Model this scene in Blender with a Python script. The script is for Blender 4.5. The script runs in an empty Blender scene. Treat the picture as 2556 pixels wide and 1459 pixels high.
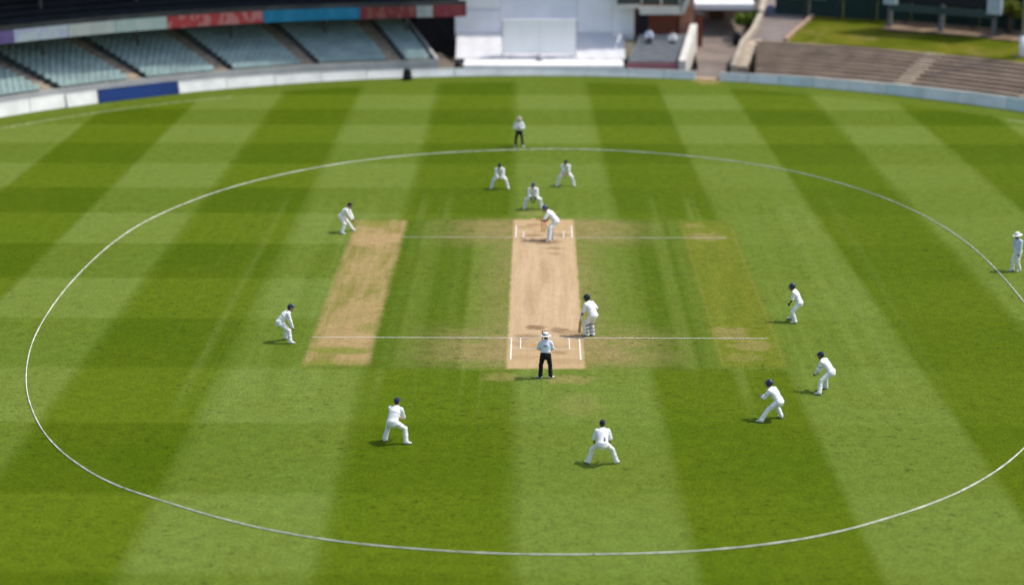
import bpy, bmesh, math, random
import numpy as np
from mathutils import Vector, Matrix
R = math.radians
random.seed(7)
scene = bpy.context.scene
C = scene.collection

# ------------------------------------------------------------------ camera, sky, sun, exposure
cam_data = bpy.data.cameras.new('camera')
cam = bpy.data.objects.new('camera', cam_data)
C.objects.link(cam)
cam.location = (-0.36, -89.1, 22.8)
cam.rotation_euler = (R(90 - 14.6), 0, R(0.657))
cam_data.sensor_width = 36.0
cam_data.lens = 36.0 * 5322 / 2556
cam_data.clip_start = 0.5
cam_data.clip_end = 2000
cam_data.dof.use_dof = True
cam_data.dof.focus_distance = 79.0
cam_data.dof.aperture_fstop = 0.205
scene.camera = cam

SUN_DIR = Vector((0.95, 0.13, 1.60)).normalized()          # towards the sun
sun_el = math.asin(SUN_DIR.z)
sun_az = math.atan2(SUN_DIR.x, SUN_DIR.y)                   # clockwise from +Y
world = bpy.data.worlds.new('World')
scene.world = world
world.use_nodes = True
wn = world.node_tree
sky = wn.nodes.new('ShaderNodeTexSky')
sky.sky_type = 'NISHITA'
sky.sun_disc = False
sky.sun_elevation = sun_el
sky.sun_rotation = sun_az
sky.air_density = 1.0
sky.dust_density = 2.5
sky.ozone_density = 1.0
bg = wn.nodes['Background']
bg.inputs['Strength'].default_value = 0.15
wn.links.new(sky.outputs['Color'], bg.inputs['Color'])
sun_data = bpy.data.lights.new('sun', 'SUN')
sun_data.energy = 2.7
sun_data.angle = R(2.2)
sun_data.color = (1.0, 0.955, 0.88)
sun = bpy.data.objects.new('sun', sun_data)
C.objects.link(sun)
sun.location = (40, 10, 60)
sun.rotation_euler = (-SUN_DIR).to_track_quat('-Z', 'Y').to_euler()
scene.view_settings.view_transform = 'Standard'
scene.view_settings.look = 'None'
scene.view_settings.exposure = 0.35
scene.view_settings.gamma = 1.0
scene.render.engine = 'CYCLES'
scene.cycles.use_denoising = True

# ------------------------------------------------------------------ tagging helpers
def tag(o, label=None, cat=None, group=None, kind=None):
    if label: o['label'] = label
    if cat: o['category'] = cat
    if group: o['group'] = group
    if kind: o['kind'] = kind
    return o

def empty(name, loc=(0, 0, 0), rz=0.0):
    o = bpy.data.objects.new(name, None)
    o.empty_display_size = 0.2
    C.objects.link(o)
    o.location = loc
    o.rotation_euler = (0, 0, rz)
    return o

def link(name, me, mat=None, parent=None):
    if mat is not None:
        for m in (mat if isinstance(mat, (list, tuple)) else [mat]):
            me.materials.append(m)
    o = bpy.data.objects.new(name, me)
    C.objects.link(o)
    if parent is not None:
        o.parent = parent
    return o

def mesh(name, verts, faces, smooth=False):
    me = bpy.data.meshes.new(name)
    me.from_pydata([tuple(map(float, v)) for v in verts], [], [tuple(int(i) for i in f) for f in faces])
    me.update()
    if smooth:
        me.shade_smooth()
    return me

class MB:
    """collects boxes, tubes and sheets into one mesh"""
    def __init__(s): s.v = []; s.f = []
    def quad(s, a, b, c, d):
        i = len(s.v); s.v += [a, b, c, d]; s.f.append((i, i+1, i+2, i+3)); return s
    def box8(s, p):
        i = len(s.v); s.v += list(p)
        for q in ((0,3,2,1),(4,5,6,7),(0,1,5,4),(1,2,6,5),(2,3,7,6),(3,0,4,7)):
            s.f.append(tuple(i+k for k in q))
        return s
    def box(s, x0, x1, y0, y1, z0, z1):
        return s.box8([(x0,y0,z0),(x1,y0,z0),(x1,y1,z0),(x0,y1,z0),(x0,y0,z1),(x1,y0,z1),(x1,y1,z1),(x0,y1,z1)])
    def tube(s, pts, r, n=8, closed=False, cap=True):
        pts = [Vector(p) for p in pts]; m = len(pts); base = len(s.v)
        rr = r if isinstance(r, (list, tuple)) else [r]*m
        prev = None
        for k, p in enumerate(pts):
            if closed: t = (pts[(k+1) % m] - pts[k-1]).normalized()
            else: t = (pts[min(k+1, m-1)] - pts[max(k-1, 0)]).normalized()
            if prev is None:
                u = t.cross(Vector((0,0,1)))
                if u.length < 1e-3: u = t.cross(Vector((1,0,0)))
            else:
                u = prev - t*prev.dot(t)
            u.normalize(); prev = u; w = t.cross(u)
            for j in range(n):
                a = 2*math.pi*j/n
                s.v.append(tuple(p + (u*math.cos(a) + w*math.sin(a))*rr[k]))
        segs = m if closed else m-1
        for k in range(segs):
            for j in range(n):
                a = base + k*n + j; b = base + k*n + (j+1) % n
                c = base + ((k+1) % m)*n + (j+1) % n; d = base + ((k+1) % m)*n + j
                s.f.append((a, b, c, d))
        if cap and not closed:
            s.f.append(tuple(base + j for j in reversed(range(n))))
            s.f.append(tuple(base + (m-1)*n + j for j in range(n)))
        return s
    def lathe(s, prof, n=24, M=None):
        base = len(s.v)
        for (r, z) in prof:
            for j in range(n):
                a = 2*math.pi*j/n
                p = Vector((r*math.cos(a), r*math.sin(a), z))
                s.v.append(tuple(M @ p if M else p))
        for k in range(len(prof)-1):
            for j in range(n):
                s.f.append((base+k*n+j, base+k*n+(j+1) % n, base+(k+1)*n+(j+1) % n, base+(k+1)*n+j))
        return s
    def build(s, name, mat=None, parent=None, smooth=False):
        return link(name, mesh(name, s.v, s.f, smooth), mat, parent)

# ------------------------------------------------------------------ material helpers
class NT:
    def __init__(s, name):
        s.mat = bpy.data.materials.new(name); s.mat.use_nodes = True
        s.t = s.mat.node_tree; s.n = s.t.nodes; s.bsdf = s.n['Principled BSDF']
        s.out = s.n['Material Output']; s.shared = {}
    def l(s, a, b): s.t.links.new(a, b)
    def put(s, sock, v):
        if hasattr(v, 'is_output') or isinstance(v, bpy.types.NodeSocket): s.l(v, sock)
        else: sock.default_value = v
    def pos(s): return s.n.new('ShaderNodeNewGeometry').outputs['Position']
    def obj(s): return s.n.new('ShaderNodeTexCoord').outputs['Object']
    def xyz(s, v):
        k = s.n.new('ShaderNodeSeparateXYZ'); s.l(v, k.inputs[0]); return k.outputs
    def comb(s, x, y, z=0.0):
        k = s.n.new('ShaderNodeCombineXYZ')
        s.put(k.inputs[0], x); s.put(k.inputs[1], y); s.put(k.inputs[2], z); return k.outputs[0]
    def m(s, op, a, b=0.0, c=0.0):
        k = s.n.new('ShaderNodeMath'); k.operation = op
        s.put(k.inputs[0], a); s.put(k.inputs[1], b); s.put(k.inputs[2], c); return k.outputs[0]
    def noise(s, v, scale, detail=2.0, rough=0.5):
        k = s.n.new('ShaderNodeTexNoise'); s.l(v, k.inputs['Vector'])
        k.inputs['Scale'].default_value = scale; k.inputs['Detail'].default_value = detail
        k.inputs['Roughness'].default_value = rough; return k.outputs['Fac']
    def scale(s, v, x, y, z=1.0):
        k = s.n.new('ShaderNodeVectorMath'); k.operation = 'MULTIPLY'
        s.l(v, k.inputs[0]); k.inputs[1].default_value = (x, y, z); return k.outputs[0]
    def smooth(s, v, a, b, lo=0.0, hi=1.0):
        k = s.n.new('ShaderNodeMapRange'); k.interpolation_type = 'SMOOTHSTEP'
        s.put(k.inputs['Value'], v); k.inputs['From Min'].default_value = a; k.inputs['From Max'].default_value = b
        k.inputs['To Min'].default_value = lo; k.inputs['To Max'].default_value = hi; return k.outputs['Result']
    def mix(s, f, a, b, mode='MIX'):
        k = s.n.new('ShaderNodeMix'); k.data_type = 'RGBA'; k.blend_type = mode
        s.put(k.inputs['Factor'], f)
        for sock, v in ((k.inputs[6], a), (k.inputs[7], b)):
            if isinstance(v, tuple): sock.default_value = (*v, 1.0) if len(v) == 3 else v
            else: s.l(v, sock)
        return k.outputs[2]
    def ramp(s, v, stops):
        k = s.n.new('ShaderNodeValToRGB'); s.put(k.inputs[0], v); e = k.color_ramp.elements
        while len(e) > 1: e.remove(e[-1])
        for i, (p, c) in enumerate(stops):
            el = e[0] if i == 0 else e.new(p)
            el.position = p; el.color = (c, c, c, 1) if not isinstance(c, tuple) else (*c, 1)
        return k.outputs[0]
    def bump(s, h, strength=0.3, dist=0.02):
        k = s.n.new('ShaderNodeBump'); k.inputs['Strength'].default_value = strength
        k.inputs['Distance'].default_value = dist; s.l(h, k.inputs['Height']); s.l(k.outputs[0], s.bsdf.inputs['Normal'])
    def base(s, c, rough=0.8, spec=0.3, metal=0.0):
        if isinstance(c, tuple): s.bsdf.inputs['Base Color'].default_value = (*c, 1)
        else: s.l(c, s.bsdf.inputs['Base Color'])
        s.bsdf.inputs['Roughness'].default_value = rough
        s.bsdf.inputs['Specular IOR Level'].default_value = spec
        s.bsdf.inputs['Metallic'].default_value = metal
        return s.mat

MATS = {}
def mat(name, col, rough=0.75, var=0.12, scale=6.0, spec=0.3, metal=0.0, bump=0.0, bscale=40.0, world=False):
    """plain procedural material: base colour broken up by two octaves of noise, optional fine relief"""
    if name in MATS: return MATS[name]
    t = NT(name); co = t.pos() if world else t.obj()
    f = t.m('MULTIPLY', t.noise(co, scale, 4.0, 0.6), 1.0)
    f = t.smooth(f, 0.3, 0.7)
    dark = tuple(c*(1-var) for c in col); light = tuple(min(1, c*(1+var)) for c in col)
    c = t.mix(f, dark, light)
    if bump: t.bump(t.noise(co, bscale, 3.0, 0.6), bump, 0.02)
    MATS[name] = t.base(c, rough, spec, metal)
    return MATS[name]

# ------------------------------------------------------------------ the ground material (grass, strips and pitch share one world-space lawn)
def lawn_nodes(t):
    P = t.pos(); o = t.xyz(P); x, y = o[0], o[1]
    jit = t.m('MULTIPLY', t.m('SUBTRACT', t.noise(P, 1.6, 6.0, 0.72), 0.5), 0.62)
    # mower stripes, fanning slightly with depth
    k = t.m('ADD', t.m('MULTIPLY', x, 0.0009), 0.0105)
    xs = t.m('ADD', t.m('ADD', x, t.m('MULTIPLY', t.m('SUBTRACT', y, 8.0), k)), t.m('MULTIPLY', jit, 0.45))
    edges = [-39.2, -33.8, -28.3, -22.7, -17.3, -12.0, -6.75, -1.35, 3.6, 8.65, 13.5, 18.7, 24.0, 29.3, 34.6]
    stops = [(0.0, 1.0)]
    for i, e in enumerate(edges):
        a = (e - 0.16 + 45)/90; b = (e + 0.16 + 45)/90
        prev = 1.0 if i % 2 == 0 else 0.0
        stops += [(a, prev), (b, 1.0 - prev)]
    stripe = t.ramp(t.m('DIVIDE', t.m('ADD', xs, 45.0), 90.0), stops[:31])
    bands = [-33.2, -26.5, -19.4, -12.7, -5.95, 0.87, 7.34, 13.8, 20.1, 26.65, 32.67, 38.6, 44.4, 50.0]
    st = [(0.0, 0.0)]
    for i, e in enumerate(bands):
        a = (e - 0.08 + 60)/120; b = (e + 0.08 + 60)/120
        prev = 0.0 if i % 2 == 0 else 1.0
        st += [(a, prev), (b, 1.0 - prev)]
    band = t.ramp(t.m('DIVIDE', t.m('ADD', t.m('ADD', y, t.m('MULTIPLY', jit, 0.30)), 60.0), 120.0), st[:31])
    D0, D1 = (0.070, 0.122, 0.0015), (0.104, 0.161, 0.0055)
    L0, L1 = (0.122, 0.184, 0.019), (0.164, 0.232, 0.040)
    # the cross bands fade across the middle of the ground
    area = t.m('MAXIMUM', t.smooth(x, 3.0, -13.0), t.smooth(y, 20.0, 36.0))
    soft = t.m('ADD', 0.28, t.m('MULTIPLY', area, t.m('ADD', 0.50, t.m('MULTIPLY', 0.40, t.smooth(t.noise(P, 0.05, 2.0), 0.35, 0.62)))))
    bmix = t.m('ADD', t.m('MULTIPLY', t.m('SUBTRACT', band, 0.5), soft), 0.5)
    col = t.mix(stripe, t.mix(bmix, D0, D1), t.mix(bmix, L0, L1))
    # unstriped run-off outside the old boundary line
    e1 = t.m('ADD', t.m('POWER', t.m('DIVIDE', t.m('ADD', x, 0.5), 43.6), 2.0), t.m('POWER', t.m('DIVIDE', y, 55.2), 2.0))
    run = t.smooth(t.m('ADD', e1, t.m('MULTIPLY', jit, 0.02)), 0.992, 1.012)
    col = t.mix(t.m('MULTIPLY', run, 0.75), col, (0.125, 0.180, 0.019))
    # narrow roller streaks along the pitch direction around the square
    st1 = t.noise(t.comb(t.m('ADD', x, 3.7), t.m('MULTIPLY', y, 0.006)), 0.52, 3.0, 0.55)
    sq_wide = t.m('MULTIPLY', t.smooth(t.m('ABSOLUTE', x), 17.0, 11.0), t.smooth(t.m('ABSOLUTE', y), 21.0, 13.0))
    streak = t.m('SUBTRACT', t.m('ADD', t.m('MULTIPLY', st1, 0.6), t.m('MULTIPLY', t.noise(t.comb(x, t.m('MULTIPLY', y, 0.004)), 1.55, 2.0, 0.5), 0.4)), 0.5)
    col = t.mix(t.m('MULTIPLY', sq_wide, t.m('MULTIPLY', 3.6, t.m('MAXIMUM', streak, 0.0))), col, (0.205, 0.275, 0.060))
    col = t.mix(t.m('MULTIPLY', sq_wide, t.m('MULTIPLY', 3.0, t.m('MAXIMUM', t.m('MULTIPLY', streak, -1.0), 0.0))), col, (0.092, 0.150, 0.008))
    return P, x, y, jit, streak, col

def box_mask(t, x, y, jit, x0, x1, y0, y1, s=0.25, j=0.5):
    xx = t.m('ADD', x, t.m('MULTIPLY', jit, j)); yy = t.m('ADD', y, t.m('MULTIPLY', jit, j*1.6))
    a = t.m('MULTIPLY', t.smooth(xx, x0-s/2, x0+s/2), t.smooth(xx, x1+s/2, x1-s/2))
    b = t.m('MULTIPLY', t.smooth(yy, y0-s, y0+s), t.smooth(yy, y1+s, y1-s))
    return t.m('MULTIPLY', a, b)

def blob(t, x, y, P, cx, cy, rx, ry, nz=1.35, nscale=1.7):
    if nscale not in t.shared: t.shared[nscale] = t.m('SUBTRACT', t.noise(P, nscale, 4.0, 0.65), 0.5)
    d = t.m('ADD', t.m('POWER', t.m('DIVIDE', t.m('SUBTRACT', x, cx), rx), 2.0), t.m('POWER', t.m('DIVIDE', t.m('SUBTRACT', y, cy), ry), 2.0))
    d = t.m('ADD', d, t.m('MULTIPLY', t.shared[nscale], nz*3.2))
    return t.smooth(d, 1.35, 0.15)

def ground_material(name, full):
    t = NT(name)
    P, x, y, jit, streak, col = lawn_nodes(t)
    if full:
        # the mown square: an even lighter sward with long streaks
        sq = box_mask(t, x, y, jit, -9.2, 9.2, -12.9, 12.55, 0.5, 0.5)
        xr = t.m('DIVIDE', t.m('ADD', t.m('ADD', x, t.m('MULTIPLY', jit, 0.3)), 10.0), 20.0)
        rv = t.ramp(xr, [((px+10)/20, v) for px, v in ((-9.5, 0.5), (-6.6, 0.10), (-5.85, 0.14), (-5.6, 0.50), (-5.0, 0.40), (-4.7, 0.08), (-4.2, 0.14), (-3.8, 0.32), (-3.35, 0.16), (-3.1, 0.74), (-2.0, 0.68), (2.0, 0.70), (3.2, 0.55),
                           (4.2, 0.40), (4.45, 0.08), (5.0, 0.16), (5.3, 0.50), (5.65, 0.46), (5.85, 0.12), (6.2, 0.45), (9.5, 0.5))])
        rv = t.m('ADD', rv, t.m('MULTIPLY', streak, 0.7))
        sqc = t.mix(rv, (0.070, 0.126, 0.003), (0.200, 0.255, 0.048))
        col = t.mix(t.m('MULTIPLY', sq, 0.85), col, sqc)
        # dry, trodden turf near the pitch and along the creases
        ax = t.m('ABSOLUTE', x); ay = t.m('ABSOLUTE', y)
        worn = t.m('MULTIPLY', t.smooth(ax, 6.6, 1.6), t.smooth(ay, 5.6, 9.6))
        worn = t.m('MULTIPLY', worn, t.smooth(ay, 13.4, 11.4))
        worn = t.m('MAXIMUM', worn, t.m('MULTIPLY', t.smooth(ax, 3.4, 1.4), t.smooth(ay, 12.5, 8.0, 0.0, 0.55)))
        worn = t.m('MULTIPLY', worn, t.smooth(t.noise(P, 0.95, 6.0, 0.75), 0.28, 0.56))
        col = t.mix(t.m('MULTIPLY', worn, 0.95), col, (0.315, 0.240, 0.100))
    # bowlers' run-up scuffs behind the near end
    for (cx, cy, rx, ry, a) in ((0.95, -14.2, 1.0, 0.6, 0.55), (-1.6, -13.9, 0.9, 0.5, 0.45), (1.2, -17.3, 0.9, 1.6, 0.22), (-0.2, 14.0, 1.2, 0.7, 0.35), (11.35, 56.2, 0.95, 1.9, 0.9)):
        col = t.mix(t.m('MULTIPLY', blob(t, x, y, P, cx, cy, rx, ry), a), col, (0.36, 0.275, 0.105))
    if full:
        # used strip on the left: bleached, tan at both ends, still green in places
        s1 = box_mask(t, x, y, jit, -9.10, -6.64, -12.5, 12.3, 0.36, 0.75)
        stripc = t.mix(t.smooth(t.noise(t.comb(x, t.m('MULTIPLY', y, 0.10)), 1.9, 5.0, 0.7), 0.34, 0.66), (0.250, 0.212, 0.055), (0.400, 0.298, 0.125))
        stripc = t.mix(t.m('MULTIPLY', 0.80, t.smooth(t.noise(P, 0.8, 6.0, 0.75), 0.50, 0.66)), stripc, (0.195, 0.215, 0.034))
        for (cx, cy, rx, ry, a) in ((-7.7, 8.3, 1.5, 1.6, 0.85), (-7.6, -8.6, 1.3, 2.2, 0.8), (-7.3, -11.3, 0.9, 0.55, 0.6), (-7.6, -4.8, 1.0, 2.6, 0.5), (-7.9, 2.5, 0.7, 4.0, 0.35), (-8.3, 10.6, 0.8, 0.9, 0.5), (-7.0, 6.3, 0.5, 1.0, 0.45)):
            stripc = t.mix(t.m('MULTIPLY', blob(t, x, y, P, cx, cy, rx, ry), a), stripc, (0.455, 0.310, 0.150))
        for (cx, cy, rx, ry, a) in ((-7.8, -10.5, 1.3, 0.55, 0.8), (-8.4, -12.3, 0.8, 0.5, 0.8), (-8.2, 11.4, 1.0, 0.9, 0.6), (-7.1, -7.3, 0.5, 0.8, 0.5)):
            stripc = t.mix(t.m('MULTIPLY', blob(t, x, y, P, cx, cy, rx, ry), a), stripc, (0.205, 0.230, 0.036))
        col = t.mix(s1, col, stripc)
        # resting strip on the right: olive, tan scars at the crease ends, pale string lines at its sides
        s2 = box_mask(t, x, y, jit, 6.58, 9.12, -12.5, 12.3, 0.40, 0.7)
        rc = t.mix(t.smooth(t.noise(t.comb(x, t.m('MULTIPLY', y, 0.12)), 1.5, 5.0, 0.7), 0.34, 0.66), (0.160, 0.190, 0.014), (0.215, 0.215, 0.022))
        for (cx, cy, rx, ry, a) in ((7.35, -7.9, 0.75, 1.2, 0.9), (8.0, -9.6, 0.9, 0.8, 0.75), (7.6, 9.0, 1.0, 0.9, 0.75), (7.2, 11.3, 0.6, 0.5, 0.6), (7.6, -11.3, 0.8, 0.6, 0.45)):
            rc = t.mix(t.m('MULTIPLY', blob(t, x, y, P, cx, cy, rx, ry), a), rc, (0.42, 0.285, 0.125))
        for cx in (6.68, 9.02):
            ln = t.smooth(t.m('ABSOLUTE', t.m('SUBTRACT', t.m('ADD', x, t.m('MULTIPLY', jit, 0.15)), cx)), 0.10, 0.02)
            rc = t.mix(t.m('MULTIPLY', ln, 0.35), rc, (0.31, 0.30, 0.09))
        col = t.mix(t.m('MULTIPLY', s2, 0.58), col, rc)
        # the match pitch: rolled bare clay
        s3 = box_mask(t, x, y, jit, -1.44, 1.49, -12.85, 12.5, 0.17, 0.34)
        ps = t.noise(t.comb(x, t.m('MULTIPLY', y, 0.05)), 2.6, 5.0, 0.7)
        pc = t.mix(t.smooth(ps, 0.32, 0.68), (0.510, 0.358, 0.200), (0.620, 0.448, 0.272))
        pc = t.mix(t.m('MULTIPLY', 0.45, t.smooth(t.noise(P, 1.1, 5.0, 0.7), 0.45, 0.68)), pc, (0.540, 0.388, 0.230))
        ends = t.smooth(t.m('ADD', ay, t.m('MULTIPLY', jit, 2.0)), 7.4, 10.0)
        pc = t.mix(t.m('MULTIPLY', ends, 0.6), pc, (0.525, 0.362, 0.178))
        edge = t.m('MULTIPLY', t.smooth(ax, 1.24, 1.44), 0.4)
        pc = t.mix(edge, pc, (0.50, 0.375, 0.165))
        for (cx, cy, rx, ry, a) in ((-0.35, -7.1, 0.46, 0.38, 1.0), (0.55, -7.5, 0.45, 0.45, 0.8), (-0.7, -8.5, 0.55, 0.45, 0.7), (0.55, -10.7, 0.35, 0.3, 0.6),
                                    (0.25, 7.7, 0.7, 0.5, 0.75), (0.45, 6.5, 0.5, 0.3, 0.6), (0.45, 5.4, 0.35, 0.3, 0.5), (-0.55, 9.1, 0.5, 0.35, 0.7),
                                    (-0.35, 7.8, 0.9, 0.4, 0.45), (0.9, 9.1, 0.4, 0.4, 0.55), (-0.4, 11.3, 0.5, 0.3, 0.5), (0.1, -9.9, 0.9, 0.5, 0.35), (1.1, -8.0, 0.6, 0.6, 0.5), (-0.9, -9.4, 0.6, 0.5, 0.35), (0.7, -11.9, 0.8, 0.5, 0.30), (-0.8, -11.4, 0.6, 0.5, 0.25), (0.0, 2.0, 0.25, 2.6, 0.25), (-0.6, -3.0, 0.3, 2.4, 0.22), (-0.9, 10.9, 0.5, 0.4, 0.4)):
            pc = t.mix(t.m('MULTIPLY', blob(t, x, y, P, cx, cy, rx, ry, 1.25, 2.6), a), pc, (0.285, 0.185, 0.095))
        col = t.mix(s3, col, pc)
    green = t.m('SUBTRACT', 1.0, t.m('MAXIMUM', s3, t.m('MULTIPLY', s1, 0.55))) if full else 1.0
    # sward mottling: broad tint, hand-sized dark tufts, blade-scale grain
    tint = t.smooth(t.noise(P, 0.16, 4.0, 0.6), 0.35, 0.66)
    col = t.mix(t.m('MULTIPLY', green, t.m('MULTIPLY', tint, 0.20)), col, (0.140, 0.168, 0.008))
    n2 = t.noise(t.scale(P, 1.0, 0.8, 1.0), 1.9, 6.0, 0.74)
    where = t.smooth(t.noise(P, 0.30, 3.0), 0.40, 0.62)
    tuft = t.noise(t.scale(P, 0.8, 1.15, 1.0), 3.6, 4.0, 0.62)
    tm = t.m('MULTIPLY', t.smooth(tuft, 0.56, 0.67), t.m('ADD', 0.30, t.m('MULTIPLY', where, 0.70)))
    tm = t.m('MULTIPLY', t.m('MULTIPLY', tm, 0.46), green)
    pale = t.m('MULTIPLY', t.smooth(tuft, 0.42, 0.30), 0.12)
    grain = t.noise(t.scale(P, 1.0, 0.6, 1.0), 11.0, 4.0, 0.78)
    gf = t.m('ADD', t.smooth(grain, 0.26, 0.76, 0.70, 1.32), t.m('MULTIPLY', t.m('SUBTRACT', n2, 0.5), 0.85))
    gf = t.m('MULTIPLY', gf, t.m('ADD', t.m('SUBTRACT', 1.0, tm), pale))
    if full: gf = t.m('ADD', 1.0, t.m('MULTIPLY', t.m('SUBTRACT', gf, 1.0), t.m('ADD', 0.38, t.m('MULTIPLY', green, 0.62))))
    gm = t.n.new('ShaderNodeVectorMath'); gm.operation = 'SCALE'
    t.l(col, gm.inputs[0]); t.l(t.m('MULTIPLY', gf, 0.79), gm.inputs['Scale'])
    t.bump(t.m('ADD', t.m('MULTIPLY', grain, 0.6), t.m('MULTIPLY', n2, 1.2)), 0.45, 0.05)
    return t.base(gm.outputs[0], 0.9, 0.03)

GROUND = ground_material('striped_outfield', False)
SQUARE = ground_material('square_and_strips', True)

# ------------------------------------------------------------------ the setting: ground sheets
EA, EB, ECX = 46.5, 58.0, -0.5                                # the boundary fence is an ellipse
def ell(th, off=0.0, z=0.0):
    c, s = math.cos(th), math.sin(th)
    n = Vector((c/EA, s/EB, 0)).normalized()
    return Vector((ECX + EA*c, EB*s, z)) + n*off
def ell_n(th):
    return Vector((math.cos(th)/EA, math.sin(th)/EB, 0)).normalized()

land = mat('surrounding_land', (0.115, 0.105, 0.075), 0.95, 0.3, 0.08, 0.1, world=True)
b = MB(); b.quad((-900, -600, -0.06), (900, -600, -0.06), (900, 1200, -0.06), (-900, 1200, -0.06))
tag(b.build('ground', land), kind='structure')
n = 120
ring = [tuple(ell(2*math.pi*i/n, 0.25, 0.0)) for i in range(n)]
me = mesh('playing_field', ring, [tuple(range(n))])
tag(link('playing_field', me, GROUND), kind='structure')
def sheet(name, x0, x1, y0, y1, z):
    b = MB(); b.quad((x0, y0, z), (x1, y0, z), (x1, y1, z), (x0, y1, z)); e = 0.05; zb = z-0.0045
    b.v += [(x0-e, y0-e, zb), (x1+e, y0-e, zb), (x1+e, y1+e, zb), (x0-e, y1+e, zb)]          # feathered rim so no edge stands proud
    b.f += [(4, 5, 1, 0), (5, 6, 2, 1), (6, 7, 3, 2), (7, 4, 0, 3)]
    return tag(b.build(name, SQUARE), kind='structure')
sheet('mown_square', -9.9, 9.9, -13.6, 13.2, 0.004)
pitch = sheet('cricket_pitch', -1.56, 1.62, -13.2, 12.8, 0.008)
sheet('worn_strip', -9.3, -6.45, -13.0, 12.7, 0.008)
sheet('resting_strip', 6.4, 9.35, -13.0, 12.75, 0.008)

# painted lines: white paint worn thin by feet (real gaps through a noise mask)
def paint_material(name, col, lo, hi):
    t = NT(name); P = t.pos()
    t.base(t.mix(t.noise(P, 9.0, 3.0), tuple(c*0.88 for c in col), col), 0.9, 0.1)
    tr = t.n.new('ShaderNodeBsdfTransparent'); mx = t.n.new('ShaderNodeMixShader')
    f = t.smooth(t.noise(P, 3.2, 6.0, 0.75), lo, hi, 0.0, 1.0)
    t.l(f, mx.inputs[0]); t.l(t.bsdf.outputs[0], mx.inputs[1]); t.l(tr.outputs[0], mx.inputs[2])
    t.l(mx.outputs[0], t.out.inputs['Surface']); return t.mat
PAINT = paint_material('crease_paint', (0.74, 0.73, 0.67), 0.47, 0.82)
PAINT_OLD = paint_material('faded_paint', (0.42, 0.46, 0.26), 0.36, 0.70)
def strip_line(name, x0, y0, x1, y1, w, m=PAINT, z=0.013, parent=None):
    d = Vector((x1-x0, y1-y0, 0)); n_ = Vector((-d.y, d.x, 0)).normalized()*w/2
    a = Vector((x0, y0, z)); c = Vector((x1, y1, z))
    b = MB(); b.quad(a-n_, c-n_, c+n_, a+n_)
    return b.build(name, m, parent)
for (x0, y0, x1, y1, w) in (
        (-9.1, -8.68, 8.75, -8.65, 0.046), (-6.63, 8.66, 8.6, 8.62, 0.036),          # popping creases
        ):
    strip_line('popping_crease', x0, y0, x1, y1, w, parent=pitch, z=0.0170)
for s, yb, yp, ye in ((-1, -10.17, -8.68, -11.66), (1, 9.90, 8.63, 11.17)):
    strip_line('bowling_crease', -1.32, yb, 1.35, yb, 0.036, parent=pitch, z=0.0125)
    for x in (-1.30, 1.355):
        strip_line('return_crease', x, yp, x, ye, 0.054, parent=pitch, z=0.0145)
    for x in (-0.94, 0.955):
        strip_line('protected_area_mark', x, yp, x, yb, 0.042, parent=pitch, z=0.0155)
# faded older boundary line
for t0_, t1_, lab in ((R(14), R(48), 'faint painted line on the grass near the right boundary boards'), (R(117), R(168), 'faint painted line on the grass near the left boundary boards')):
    b = MB(); m_ = 60
    for i in range(m_):
        a0, a1 = t0_+(t1_-t0_)*i/m_, t0_+(t1_-t0_)*(i+1)/m_
        def q(a, k): return (ECX + (43.4+k)*math.cos(a), (54.9+k*1.1)*math.sin(a), 0.006)
        b.quad(q(a0, 0), q(a0, 0.20), q(a1, 0.20), q(a1, 0))
    tag(b.build('boundary_line', PAINT_OLD), lab, 'line')

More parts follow.
